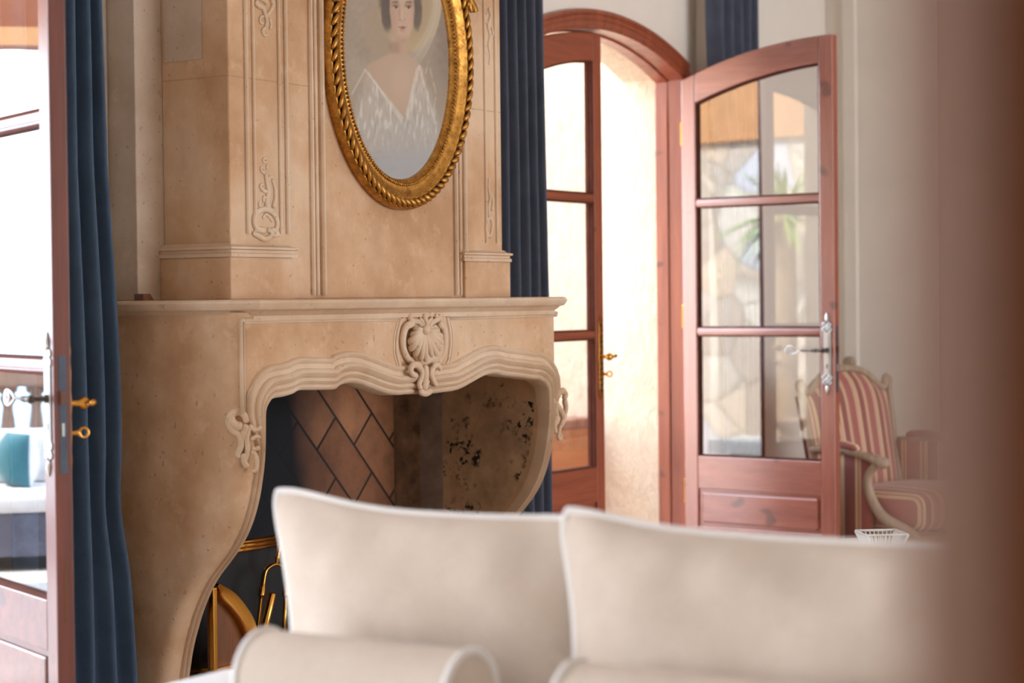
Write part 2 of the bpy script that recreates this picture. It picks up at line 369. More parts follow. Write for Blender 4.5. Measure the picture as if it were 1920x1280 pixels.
# ------------------------------------------------------------------ stone fireplace
fp = empty('stone_fireplace', ((MX0 + MX1) / 2, YM + .3, 0), 'carved pale limestone fireplace with tall panelled chimney hood between two curtains', 'fireplace')
SH0, SH1 = 1.222, 1.262         # shelf slab
prof = []
for u, v in [(495, 790), (495, 840), (492, 880), (484, 935), (470, 985), (450, 1025), (430, 1052), (402, 1088), (378, 1145), (360, 1210), (350, 1280)]:
    p = onX(OX0, u, v); prof.append((p[2], p[1] - YM))
prof = sorted(prof + [(2, 0), (prof[-1][0] - .12, prof[-1][1] + .012), (-.1, prof[-1][1] + .012)])
PZ = np.array([p[0] for p in prof]); PD = np.maximum(0, np.array([p[1] for p in prof]))
def dz(z):
    zz = np.linspace(z - .03, z + .03, 5); return float(np.mean(np.interp(zz, PZ, PD)))
Yf = lambda z: YM + dz(z)
IN = [(495, 776), (497, 763), (508, 747), (528, 743), (548, 737), (558, 731), (580, 730), (617, 730), (628, 728), (636, 721), (659, 717), (685, 724), (715, 735), (741, 740), (764, 738), (797, 738),
      (826, 735), (856, 730), (885, 715), (905, 704), (923, 700), (933, 701), (944, 704), (975, 707), (993, 710), (1008, 711), (1020, 719), (1026, 730), (1028, 760)]
AP = [onY(YM, u, v) for u, v in IN]; AP[0][0] = OX0; AP[-1][0] = OX1
arch_xz = smooth_pts([(p[0], p[2]) for p in AP], 3)
ax_ = np.array([p[0] for p in arch_xz]); az_ = np.array([p[1] for p in arch_xz]); ax_ = np.maximum.accumulate(ax_)
zbar = lambda x: float(np.interp(x, ax_, az_))
RCN = .045
body = MB(); zs = list(np.linspace(0, SH0, 46))
def jamb(xc, sgn, xin):      # cheek + rounded corner + front strip, as vertical columns
    cols = []
    for t in np.linspace(0, 1, 8): cols.append([(xc, (YF + .0) * (1 - t) + (Yf(z) + RCN) * t, z) for z in zs])
    for a in np.linspace(0, PI / 2, 7)[1:]: cols.append([(xc + sgn * (RCN - RCN * math.cos(a)), Yf(z) + RCN - RCN * math.sin(a), z) for z in zs])
    cols.append([(xin, Yf(z), z) for z in zs])
    cols.append([(xin, Yf(z) + .07, z) for z in zs])
    body.grid(cols)
jamb(MX0, 1, OX0); jamb(MX1, -1, OX1)
cols = []
xs = [OX0] + list(ax_[1:-1]) + [OX1]
for x in xs:
    zb = zbar(x); cols.append([(x, YM + .30, zb + .16), (x, YM + .12, zb + .02), (x, YM, zb)] + [(x, YM, zb + (SH0 - zb) * t) for t in np.linspace(0, 1, 6)[1:]])
body.grid(cols)
body.build('surround', M['stone'], fp, auto=50)
# shelf: ogee-edged slab
sh = MB(); path = [(MX0 - .008, YF), (MX0 - .008, YM + .06), (MX0 + .05, YM - .02), (MX1 - .03, YM - .02), (MX1 + .03, YM + .03), (MX1 + .03, YF)]
pr = [(-.03, -.03), (-.014, -.026), (-.014, -.012), (.0, -.002), (.006, .004), (.022, .008), (.03, .018), (.034, .028), (.030, .036), (.02, .04), (-.05, .04)]
rows = []
def offs(path, d):
    out = []; n = len(path)
    for i in range(n):
        p = np.array(path[i]); ns = []
        for a, b in ((i - 1, i), (i, i + 1)):
            if a >= 0 and b < n:
                t = np.array(path[b]) - np.array(path[a]); t = t / np.linalg.norm(t); ns.append(np.array([t[1], -t[0]]))
        m = sum(ns); m = m / np.linalg.norm(m); k = 1 / max(.5, float(np.dot(m, ns[0]))); out.append(p - m * (-d) * k)
    return out
for d, z in pr: rows.append([(q[0], q[1], SH0 + z) for q in offs(path, d)])
# orientation check: offset must push outwards
if rows[7][2][1] > rows[0][2][1]:
    rows = [[(q[0], q[1], SH0 + z) for q in offs(path, -d)] for d, z in pr]
sh.grid(rows); sh.add([rows[-1][i] for i in range(6)], [(0, 1, 2, 3, 4, 5)]); sh.add([rows[0][i] for i in range(6)], [(5, 4, 3, 2, 1, 0)])
sh.build('mantel_shelf', M['stone2'], fp, auto=35)
# arch moulding swept round the opening
path = [(OX0, z) for z in np.linspace(0, az_[0], 26)[:-1]] + [(p[0], p[1]) for p in arch_xz] + [(OX1, z) for z in np.linspace(az_[-1], 0, 26)[1:]]
path = [np.array(p) for p in path]
# resample evenly
L = np.cumsum([0] + [np.linalg.norm(path[i + 1] - path[i]) for i in range(len(path) - 1)])
q = np.linspace(0, L[-1], 260); PX = np.interp(q, L, [p[0] for p in path]); PZ2 = np.interp(q, L, [p[1] for p in path])
mp = [(-.003, -.06), (-.001, .004), (.004, .012), (.010, .015), (.016, .011), (.018, .006), (.021, .013), (.029, .021), (.037, .017), (.040, .010), (.043, .018), (.055, .028), (.066, .022), (.069, .011), (.084, .008), (.088, .014), (.095, .018), (.102, .014), (.105, .0)]
mo = MB(); rows = []
for i in range(260):
    a = max(0, i - 2); b = min(259, i + 2); tx, tz = PX[b] - PX[a], PZ2[b] - PZ2[a]; l = math.hypot(tx, tz); nx, nz = -tz / l, tx / l
    z = PZ2[i]; k = .36 + .64 * min(1, max(0, (z - .80) / .14)); row = []
    for n_, p_ in mp: row.append((PX[i] + nx * n_ * k, Yf(z + nz * n_ * k) - p_ * (.55 + .45 * k), max(0, z + nz * n_ * k)))
    rows.append(row)
mo.grid(rows); mo.build('arch_moulding', M['stone2'], fp, auto=50)
# frieze panel beads
def bead(mb, pts, r, Y, closed=False, flat=.8, n=6):
    mb.tube([onY(Y, u, v) for u, v in pts], r, n, closed, flat=(np.array([0, 1.0, 0]), flat))
fb = MB()
for off, r in ((0, .0075), (5, .004)):
    bead(fb, [(454 + off, 776), (453 + off, 700), (452 + off, 600 + off), (600, 597 + off), (752 - off, 595 + off)], r, YM)
    bead(fb, smooth_pts([(752 - off, 595 + off), (745 - off, 625), (743 - off, 655), (748 - off, 680), (755 - off * .5, 697)], 5), r, YM)
    bead(fb, smooth_pts([(838 + off, 593 + off), (843 + off, 620), (844 + off, 645), (840 + off, 675), (832 + off, 694)], 5), r, YM)
    bead(fb, [(838 + off, 593 + off), (940, 590 + off), (1044, 587 + off)], r, YM)
fb.build('frieze_panel_moulding', M['stone2'], fp, smooth=True)
# carved ornaments : tapered tubes half sunk in the face
NY = np.array([0, 1.0, 0])
def scroll(mb, pl, pts, r0, r1=None, lift=.3, flat=.75, n=8, k=6):
    P = smooth_pts([np.array(p, float) for p in pts], k); m = len(P)
    r1 = r0 if r1 is None else r1; R = [r0 + (r1 - r0) * i / (m - 1) for i in range(m)]
    R[0] *= .55; R[-1] *= .55
    if pl[0] == 'Y': Q = [onY(pl[1] - r * lift, *p) for p, r in zip(P, R)]; fl = (NY, flat)
    else: Q = [onP(pl[1], pl[2], *p) - np.array(pl[2]) * r * lift * -1 for p, r in zip(P, R)]; fl = (np.array(pl[2]), flat)
    mb.tube(Q, R, n, flat=fl)
sc = MB(); FY = ('Y', YM)
c0 = onY(YM, 800, 648)
sc.ball((c0[0], YM - .004, c0[2]), (.098, .022, .074), 22, 14)
hub = np.array([798, 619.0])
for (u, v), r in [((776, 617), .012), ((771, 629), .014), ((767, 642), .016), ((769, 655), .017), ((778, 666), .017), ((789, 674), .017), ((798, 676), .017), ((810, 668), .017), ((820, 666), .017), ((827, 655), .017), ((830, 643), .016), ((829, 631), .014), ((823, 621), .011)]:
    e = np.array([u, v]); md = hub * .5 + e * .5; P = smooth_pts([hub, md, e], 5); m = len(P)
    R = [.004 + (r - .004) * (i / (m - 1)) ** .8 for i in range(m)]; R[-1] *= .6
    Q = [onY(YM - .026 - .016 * math.sin(PI * i / (m - 1)) + .018 * (i / (m - 1)) ** 3, *p) for i, p in enumerate(P)]
    sc.tube(Q, R, 8, flat=(NY, .6))
hp = onY(YM - .04, 798, 618); sc.ball(hp, (.022, .016, .016))
for pts, a, b in [([(775, 607), (762, 612), (756, 628), (756, 650), (762, 668), (774, 682)], .015, .012), ([(822, 606), (831, 614), (834, 632), (834, 652), (829, 668), (820, 682)], .014, .011),
                  ([(768, 598), (774, 603), (783, 603), (790, 610), (787, 617)], .013, .008), ([(770, 592), (767, 596), (770, 600)], .010, .008), ([(826, 593), (818, 600), (811, 604), (806, 611), (810, 617)], .012, .008), ([(815, 590), (820, 594), (824, 600)], .009, .007),
                  ([(795, 591), (797, 597), (800, 606), (798, 614)], .012, .009), ([(786, 596), (792, 602), (795, 612)], .008, .006), ([(810, 596), (804, 602), (801, 611)], .008, .006),
                  ([(788, 618), (780, 612), (774, 615), (772, 622)], .008, .005), ([(808, 617), (816, 612), (822, 616), (824, 624)], .008, .005),
                  ([(788, 690), (782, 684), (773, 685), (770, 694), (775, 702), (782, 704)], .014, .010), ([(786, 688), (791, 697), (790, 708), (786, 720), (789, 729)], .012, .010),
                  ([(812, 690), (817, 684), (823, 686), (826, 693)], .012, .009), ([(812, 690), (808, 700), (812, 712), (818, 722)], .012, .010),
                  ([(797, 686), (798, 700), (797, 716), (796, 728)], .014, .016), ([(786, 733), (797, 737), (808, 732)], .013, .013), ([(797, 720), (792, 716), (797, 711), (803, 716), (797, 721)], .007, .007)]:
    scroll(sc, FY if max(p[1] for p in pts) < 690 else ('Y', YM - .026), pts, a, b, lift=.55)
sc.build('shell_cartouche', M['stone2'], fp, smooth=True)
# corner scrolls
cs = MB(); PLc = ('P', (MX0 + .012, YM + .012, 0), (-.7071, -.7071, 0))
for pts, a, b in [([(452, 800), (440, 796), (432, 784), (438, 774), (450, 772), (459, 780), (462, 792)], .020, .012), ([(436, 780), (430, 792), (436, 806), (448, 816), (452, 834), (446, 850), (448, 858)], .018, .010),
                  ([(460, 796), (456, 812), (452, 826)], .018, .012), ([(466, 800), (462, 820), (464, 846), (458, 866)], .013, .010), ([(456, 850), (458, 866), (464, 876)], .012, .012),
                  ([(470, 846), (478, 852), (482, 866), (480, 880), (472, 884)], .010, .008), ([(486, 838), (478, 842), (472, 838)], .009, .008), ([(466, 798), (478, 806), (490, 800)], .012, .008), ([(470, 824), (480, 818), (488, 820)], .010, .006)]:
    scroll(cs, PLc, pts, a * .8, b * .8, lift=.3)
cs.build('corner_scroll', M['stone2'], fp, smooth=True)
cs = MB()
for pts, a, b in [([(1044, 744), (1047, 736), (1055, 733), (1060, 740), (1057, 748)], .016, .012), ([(1037, 752), (1045, 762), (1052, 772), (1056, 786), (1050, 800)], .016, .011), ([(1058, 748), (1061, 764), (1058, 780), (1054, 790)], .012, .009),
                  ([(1036, 746), (1040, 764), (1044, 780), (1044, 796)], .013, .010), ([(1050, 798), (1048, 810), (1047, 820), (1051, 822), (1052, 814)], .010, .008), ([(1044, 780), (1040, 796), (1042, 812)], .012, .010)]:
    scroll(cs, FY, pts, a, b, lift=.4, flat=.9)
cs.build('corner_scroll', M['stone2'], fp, smooth=True)
# firebox
YB = onX(OX1, 738, 800)[1]; Y2 = onX(OX1, 830, 800)[1]; Y3 = onX(OX1, 788, 800)[1]
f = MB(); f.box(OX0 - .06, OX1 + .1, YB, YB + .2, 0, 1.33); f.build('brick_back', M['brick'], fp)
f = MB(); f.grid([[(OX1, Yf(z) + .065, z), (OX1, Y2, z), (OX1 + .06, Y2, z), (OX1 + .06, Yf(z) + .065, z)] for z in np.linspace(0, SH0 - .02, 30)], closeu=True); f.build('side_slab', M['soot_shade'], fp, auto=30)
f = MB(); f.box(OX1 - .002, OX1 + .1, Y2, Y3, 0, SH0 - .03); f.build('grey_slab', M['iron'], fp)
f = MB(); f.box(OX1, OX1 + .1, Y3, YB, 0, SH0 - .03); f.build('mortar_strip', M['mott'], fp)
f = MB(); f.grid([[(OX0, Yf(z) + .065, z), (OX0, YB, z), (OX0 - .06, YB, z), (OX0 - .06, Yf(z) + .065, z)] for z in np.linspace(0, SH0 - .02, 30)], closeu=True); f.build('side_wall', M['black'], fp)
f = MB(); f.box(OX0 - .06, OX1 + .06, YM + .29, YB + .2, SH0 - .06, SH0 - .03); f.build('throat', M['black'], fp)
f = MB(); f.box(OX0 + .0, OX1, YM + .3, YB, 0, .03); f.build('hearth', M['mott'], fp)
# hood
HB = MB(); HB.box(HX0, HX1, YH, YS, SH1, CEIL); HB.build('chimney_hood', M['stone'], fp, bevel=.006)
HB = MB(); HB.box(MX0 + .01, MX1 - .01, YS, YF, SH1, CEIL); HB.build('back_slab', M['stone3'], fp, bevel=.004)
# pilaster plinths and base mouldings
PL = [(HX0, onY(YH, 540, 460)[0]), (onY(YH, 868, 470)[0], HX1)]
zt = onY(YH, 470, 482)[2]; zm = onY(YH, 470, 456)[2]
def lmould(mb, x0, x1, y0, y1, z0, z1, o):
    prf = [(0, 0), (o, 0), (o, .25), (o * .75, .3), (o * .75, .5), (o * 1.15, .56), (o * 1.15, .72), (o * .4, .8), (0, 1)]
    rows = [[(x0 - d, y1, z0 + (z1 - z0) * h), (x0 - d, y0 - d, z0 + (z1 - z0) * h), (x1 + d, y0 - d, z0 + (z1 - z0) * h), (x1 + d, y1, z0 + (z1 - z0) * h)] for d, h in prf]
    mb.grid(rows)
for i, (a, b) in enumerate(PL):
    x0, x1 = a, b; pm = MB(); pp = MB()
    pp.box(x0 - (.02 if i == 0 else .008), x1 + (.008 if i == 0 else .03), YH - .016, YS if True else 0, SH1, zt)
    lmould(pm, x0 - .002, x1 + (.0 if i == 0 else .008), YH - .001, YS, zt, zm, .022)
    pp.build('pilaster_plinth', M['stone'], fp, bevel=.004); pm.build('base_moulding', M['stone2'], fp, auto=40)
# pilaster shafts and vertical panel mouldings
rb = MB()
def vrib(mb, u, v0, v1, wd, hgt, Y=YH):
    a = onY(Y, u, v0); b = onY(Y, u, v1); x = a[0]; z0 = b[2]; z1 = CEIL if v0 <= 0 else a[2]
    rows = [[(x - wd / 2, Y + .002, z), (x - wd / 2, Y - hgt * .6, z), (x - wd / 4, Y - hgt, z), (x + wd / 4, Y - hgt, z), (x + wd / 2, Y - hgt * .6, z), (x + wd / 2, Y + .002, z)] for z in (z0, z1)]
    mb.grid(rows); mb.add(rows[0], [(0, 1, 2, 3, 4, 5)]); mb.add(rows[1], [(5, 4, 3, 2, 1, 0)])
for u, wd, h in ((579, .018, .012), (588, .014, .008), (598, .02, .016), (848, .02, .014), (857, .012, .008), (866, .02, .012)): vrib(rb, u, 0, 553, wd, h)
rb.build('panel_moulding', M['stone2'], fp)
for us in (((458, .016, .010), (472, .012, .008), (520, .012, .008), (533, .016, .010)), ((906, .012, .008), (926, .012, .008))):
    rb = MB(); le = us[0][0] < 600
    for u, wd, h in us: vrib(rb, u, 0, 438 if le else 455, wd, h)
    if le:
        rb.box(onY(YH, 472, 437)[0], onY(YH, 480, 437)[0], YH - .008, YH, onY(YH, 472, 440)[2], onY(YH, 472, 434)[2]); rb.box(onY(YH, 514, 437)[0], onY(YH, 521, 437)[0], YH - .008, YH, onY(YH, 520, 441)[2], onY(YH, 520, 434)[2])
    rb.build('pilaster_panel_moulding', M['stone2'], fp)
# acanthus relief on the pilasters
FH = ('Y', YH)
def acanthus(pts_list, name='acanthus_relief'):
    mb = MB()
    for pts, a, b in pts_list: scroll(mb, FH, pts, a, b, lift=.15, flat=.7, n=7)
    return mb.build(name, M['stone2'], fp, smooth=True)
acanthus([([(498, 432), (484, 430), (477, 420), (478, 404), (488, 394), (502, 393), (514, 402), (520, 418), (516, 432), (508, 430)], .012, .010), ([(474, 436), (484, 442), (496, 448), (506, 444), (508, 434), (500, 430)], .011, .009), ([(508, 434), (514, 441), (524, 438)], .009, .008),
          ([(492, 410), (498, 402), (506, 408), (510, 416)], .006, .005), ([(502, 392), (500, 378), (503, 360), (500, 342), (498, 326)], .013, .008), ([(512, 390), (516, 372), (515, 352), (510, 336)], .010, .006), ([(500, 360), (492, 356), (488, 348), (494, 346)], .008, .006), ([(500, 372), (494, 370), (494, 380)], .007, .006),
          ([(500, 340), (506, 332), (512, 334)], .007, .005), ([(497, 326), (490, 320), (489, 314), (496, 316)], .006, .005), ([(500, 318), (500, 308)], .006, .004), ([(500, 298), (494, 298), (494, 304), (501, 303)], .006, .004), ([(496, 396), (486, 384), (488, 376)], .007, .005)])
acanthus([([(478, 2), (484, 10), (492, 14), (496, 24), (500, 40), (498, 52)], .011, .008), ([(508, -2), (512, 10), (506, 22), (500, 30)], .010, .007), ([(494, 30), (488, 34), (488, 42), (494, 44)], .007, .005), ([(498, 52), (492, 58), (496, 66), (502, 64)], .008, .005), ([(500, 6), (494, 0), (486, -4)], .010, .008), ([(504, 34), (508, 44), (506, 56)], .007, .005)])
acanthus([([(916, 444), (911, 432), (913, 416), (919, 408), (923, 420), (921, 436), (917, 446)], .009, .008), ([(917, 406), (916, 388), (919, 370), (916, 352), (917, 334)], .010, .006), ([(922, 396), (924, 378), (921, 360)], .008, .005), ([(913, 376), (911, 368), (914, 362)], .006, .005)])
acanthus([([(916, 14), (920, 30), (915, 48), (919, 66), (916, 84), (919, 104), (917, 122)], .010, .006), ([(912, 24), (910, 36), (914, 44)], .007, .005), ([(922, 52), (924, 64), (920, 72)], .007, .005), ([(912, 86), (911, 96), (915, 102)], .006, .005)])
pn = MB(); a = onX(HX0, 308, 60)[1]; b = onX(HX0, 379, 60)[1]; z0 = onX(HX0, 345, 114)[2]
pn.box(HX0 - .004, HX0, b, a, z0, CEIL); pn.build('side_panel', M['stone3'], fp, bevel=.002)

wb = MB(); p = onY(YH + .2, 292, 556); wb.prism([(-.02, 0), (.03, 0), (.012, .022), (-.02, .022)], -.02, .02, lambda s, t, z: (p[0] + s, YS - .03 + t, SH1 + z))
tag(wb.build('door_wedge', M['wooddk'], bevel=.001), 'small dark wooden wedge lying on left end of mantel shelf', 'wedge')

# ------------------------------------------------------------------ oval portrait
po = empty('oval_portrait', (onY(YH, 750, 100)[0], YH, onY(YH, 750, 392)[2]), 'oval pastel portrait of a woman in a gilt frame hung on the stone hood', 'picture')
FT = .045
xl = onY(YH - FT, 622, 80)[0]; xr = onY(YH - FT, 888, 100)[0]; zb = onY(YH - FT, 757, 391)[2]
OCX, OA = (xl + xr) / 2, (xr - xl) / 2; OB = 300 / 3730 * 6.85; OCZ = zb + OB
def ell(a, da, y): return (OCX + (OA + da) * math.cos(a), y, OCZ + (OB + da) * math.sin(a))
def ering(mb, prf, n=120):
    mb.grid([[ell(2 * PI * j / n, d, YH - h) for j in range(n)] for d, h in prf], closeu=True)
fr = MB(); ering(fr, [(0, .001), (.004, .02), (.0, .036), (-.006, .042), (-.010, .036), (-.030, .034), (-.036, .044), (-.042, .040), (-.060, .030), (-.080, .022), (-.084, .026), (-.090, .024), (-.092, .016), (-.104, .014), (-.108, .004)])
fr.build('frame', M['gilt'], po, smooth=True)
rp = MB()
for k in range(84):
    a0 = 2 * PI * k / 84; P = []; R = []
    for t in np.linspace(-.5, .5, 6):
        a = a0 + t * .095; P.append(ell(a, -.020 + t * .030, YH - .042 - .006 * math.cos(t * PI))); R.append(.0042 + .007 * math.cos(t * PI * .9))
    rp.tube(P, R, 6, flat=(NY, .7))
rp.build('ribbon_moulding', M['gilt'], po, smooth=True)
rs = MB(); ering(rs, [(-.008, .034), (-.012, .0375), (-.028, .0375), (-.032, .034)]); rs.build('moulding_recess', M['recess'], po, smooth=True)
bd = MB()
for k in range(190):
    a = 2 * PI * k / 190; p = ell(a, -.087, YH - .027); bd.ball(p, (.0062, .0055, .0062), 6, 4)
bd.build('bead_moulding', M['gilt'], po, smooth=True)
for pts, r in [([(868, -30), (878, -14), (884, 2), (890, 14), (892, 22)], .016), ([(868, -40), (880, -26), (888, -10), (882, 8), (885, 22)], .014), ([(876, 6), (884, 12), (888, 20)], .012)]:
    P = smooth_pts([onY(YH - .05, *q) for q in pts], 4); bw = MB(); bw.tube(P, [r] * len(P), 6, flat=(NY, .5)); bw.build('ribbon_tail', M['gilt'], po, smooth=True)
bw = MB()
for s in (-1, 1):
    P = smooth_pts([ell(PI / 2, -.02, YH - .05), (OCX + s * .08, YH - .06, OCZ + OB + .08), (OCX + s * .16, YH - .06, OCZ + OB + .05), (OCX + s * .08, YH - .06, OCZ + OB + .0), ell(PI / 2, -.02, YH - .05)], 5); bw.tube(P, .018, 6, flat=(NY, .5))
bw.build('ribbon_bow', M['gilt'], po, smooth=True)
# the painting: colours laid as a vertex attribute on a fine oval grid
def sm(a, b, x): t = np.clip((x - a) / (b - a), 0, 1); return t * t * (3 - 2 * t)
def paint(u, v):
    N = lambda a, b, k: noise.noise(Vector((u * a, v * b, k)))
    n1 = N(.03, .02, 0); n2 = N(.20, .045, 3); n3 = N(.6, .6, 7); n4 = N(.10, .10, 11)
    c = np.array([174, 156, 138.]) + 9 * n1 + 5 * n3 + 6 * n4
    c = c + (np.array([128, 110, 100.]) - c) * .75 * sm(796, 850, u + 14 * n4) * sm(230, 90, v)
    c = c + (np.array([176, 176, 180.]) - c) * sm(180, 320, v + 20 * n1)
    def lay(col, a):
        nonlocal c; c = c + (np.array(col, float) - c) * float(np.clip(a, 0, 1))
    E = lambda cu, cv, ru, rv: math.hypot((u - cu) / ru, (v - cv) / rv)
    L = lambda x, xs, ys: float(np.interp(x, xs, ys))
    # wide hat behind the head
    lay((190, 164, 126), .8 * sm(1.06, .9, E(768, 6, 60, 92) + .05 * n4)); lay((204, 180, 140), .55 * sm(.55, .95, E(768, 6, 60, 92)) * sm(1.04, .95, E(768, 6, 60, 92)))
    lay((178, 156, 130), .6 * sm(1.1, .8, E(716, 52, 34, 56)))
    # veil falling on the right
    for k in range(7):
        uc = 826 - 2.2 * k - ((v - 0) / 118.0) ** 2 * (40 + 3 * k); lay((226, 220, 208), (.34 if k in (0, 3) else .18) * sm(3.2, .5, abs(u - uc)) * sm(128, 100, v))
    lay((206, 198, 184), .25 * sm(0, 10, (826 - (v / 118) ** 2 * 40) - u) * sm(26, 8, (826 - (v / 118) ** 2 * 40) - u) * sm(130, 110, v))
    # hair
    lay((104, 88, 78), .95 * sm(1.12, .82, E(750, 0, 40, 50) + .07 * n4)); lay((92, 78, 70), .9 * sm(1.15, .7, E(726, 22, 12, 38) + .08 * n4)); lay((96, 82, 74), .85 * sm(1.15, .7, E(782, 22, 10, 36) + .08 * n4))
    lay((128, 108, 92), .4 * sm(.2, .5, N(.3, .06, 5)) * sm(1.1, .8, E(750, 4, 40, 50)))
    # shoulders and chest
    vs = L(u, [676, 690, 712, 734, 748, 764, 778, 794, 804], [150, 121, 110, 98, 84, 100, 112, 128, 160]); vn = L(u, [676, 688, 759, 786, 804], [118, 132, 226, 124, 110])
    sk = sm(-4, 5, v - vs) * sm(678, 690, u) * sm(800, 790, u)
    lay((204, 174, 150), .9 * sk * sm(250, 190, v)); lay((186, 152, 130), .35 * sk * sm(0, 30, 712 - u + 10) ); lay((220, 192, 168), .35 * sk * sm(1.1, .3, E(752, 150, 26, 44)))
    lay((172, 138, 116), .5 * sm(1.1, .6, E(745, 92, 15, 10)))     # shadow under the chin
    # dress
    dr = sm(-3, 6, v - vn) * sm(-4, 5, v - vs) * sm(1.05, .88, E(742, 330, 92, 225))
    lay((196, 190, 182), .7 * dr * sm(330, 250, v)); lay((226, 222, 214), .7 * dr * sm(.08, .42, n2) * sm(300, 240, v)); lay((150, 144, 138), .3 * dr * sm(.1, .5, -n2) * sm(280, 230, v))
    for (a0, b0, a1, b1) in ((684, 130, 756, 222), (690, 136, 752, 226), (786, 124, 764, 222), (782, 128, 762, 214), (786, 124, 816, 232), (684, 132, 660, 176)):
        t = np.clip(((u - a0) * (a1 - a0) + (v - b0) * (b1 - b0)) / ((a1 - a0) ** 2 + (b1 - b0) ** 2), 0, 1); d = math.hypot(u - a0 - t * (a1 - a0), v - b0 - t * (b1 - b0)); lay((232, 228, 218), .5 * sm(3.0, .6, d + 1.2 * n4))
    for k in range(9):
        uc = 708 + k * 13 + 5 * math.sin(v * .06 + k * 2); lay((232, 229, 222), .35 * sm(2.6, .5, abs(u - uc)) * sm(-2, 14, v - vn) * sm(285, 230, v) * sm(-.3, .3, N(.05, .08, k)))
    lay((186, 178, 166), .35 * sm(1.1, .7, E(672, 150, 26, 50)) * (.5 + .5 * n2))
    # neck and face
    lay((200, 168, 144), .95 * sm(L(v, [60, 90, 104], [17, 15, 24]) + 2, L(v, [60, 90, 104], [17, 15, 24]) - 4, abs(u - 748)) * sm(56, 70, v) * sm(106, 92, v))
    lay((166, 132, 110), .55 * sm(4, 16, abs(u - 760) + 2) * sm(760, 742, u) * sm(74, 84, v) * sm(106, 92, v) * sm(726, 734, u))
    fw = L(v, [-40, -10, 20, 45, 62, 76, 83], [18, 22, 23, 20.5, 16, 9, 0])
    fc = 754 + (v - 20) * .015; f = sm(fw + 2.5, fw - 2.5, abs(u - fc)) if v < 84 else 0.0
    lay((214, 182, 158), .97 * f); lay((184, 146, 124), .55 * f * sm(4, 22, fc - u + 2)); lay((190, 152, 130), .4 * f * sm(12, 22, u - fc)); lay((222, 170, 148), .45 * f * sm(1.2, .3, E(768, 36, 9, 9))); lay((206, 158, 138), .35 * f * sm(1.2, .3, E(741, 38, 8, 9)))
    lay((176, 138, 116), .55 * f * sm(62, 80, v))
    for eu, s_ in ((742, 1), (766, 1)):
        lay((152, 118, 98), .6 * sm(1.25, .5, E(eu, 10, 8.5, 6))); lay((206, 188, 172), .6 * sm(1.15, .8, E(eu, 14, 5.6, 2.6))); lay((64, 54, 52), .9 * sm(1.2, .6, E(eu + .5, 13.8, 2.7, 2.7))); lay((74, 56, 48), .7 * sm(1.2, .6, E(eu, 11.6, 6.4, 1.3))); lay((98, 76, 64), .7 * sm(1.2, .5, E(eu + (1 if eu > 750 else -1), 3.5 + .02 * (u - eu) ** 2, 8.5, 1.9)))
    lay((178, 140, 118), .5 * sm(1.2, .4, E(748.5, 24, 2.6, 13))); lay((230, 202, 180), .5 * sm(1.2, .4, E(754.5, 28, 2.0, 11))); lay((164, 122, 104), .65 * sm(1.2, .5, E(749.5, 37, 2.6, 1.6))); lay((164, 122, 104), .55 * sm(1.2, .5, E(758, 37, 2.2, 1.5))); lay((186, 144, 122), .4 * sm(1.2, .4, E(754, 40, 5, 1.8)))
    lay((158, 94, 86), .8 * sm(1.15, .6, E(755, 50.5 + .012 * (u - 755) ** 2 * -1 + .6, 9, 2.0))); lay((120, 70, 66), .7 * sm(1.15, .4, E(755, 52.3, 8.5, .8))); lay((188, 120, 108), .75 * sm(1.15, .6, E(755, 54.8, 6.5, 2.2))); lay((178, 138, 118), .5 * sm(1.2, .4, E(755, 59.5, 6, 1.6)))
    lay((178, 178, 182), .75 * sm(250, 330, v + 10 * n1)); lay((168, 162, 158), .3 * sm(.1, .5, n4) * sm(200, 260, v))
    return c
g = MB(); Yp = YH - .004
# square-ish grid clipped to the oval gives even detail
rows = []; cols_ = []; n1_, n2_ = 150, 200
for i in range(n2_ + 1):
    row = []
    for j in range(n1_ + 1):
        s, t = 2 * j / n1_ - 1, 2 * i / n2_ - 1
        x, y = s * math.sqrt(max(0, 1 - t * t / 2)), t * math.sqrt(max(0, 1 - s * s / 2))
        P = (OCX + (OA - .1) * x, Yp, OCZ + (OB - .1) * y); row.append(P); cols_.append(P)
    rows.append(row)
g.grid(rows)
t = NT('pastel_painting'); at_ = t.n('ShaderNodeAttribute', attribute_name='paint'); t.bsdf(at_.outputs['Color'], .85); M['paint'] = t.m
pc = g.build('painting', M['paint'], po)
ca = pc.data.color_attributes.new('paint', 'FLOAT_COLOR', 'POINT'); arr = np.ones((len(cols_), 4), np.float32)
for i, P in enumerate(cols_):
    c = np.clip(paint(*proj(P)), 0, 255); arr[i, :3] = lin(c * .97)
ca.data.foreach_set('color', arr.ravel())
gl = MB(); rws = [[(OCX + (OA - .1) * k * math.cos(2 * PI * j / 60), YH - .012, OCZ + (OB - .1) * k * math.sin(2 * PI * j / 60)) for j in range(60)] for k in (.001, 1)]
gl.grid(rws, closeu=True); gl.build('glass', M['picglass'], po)

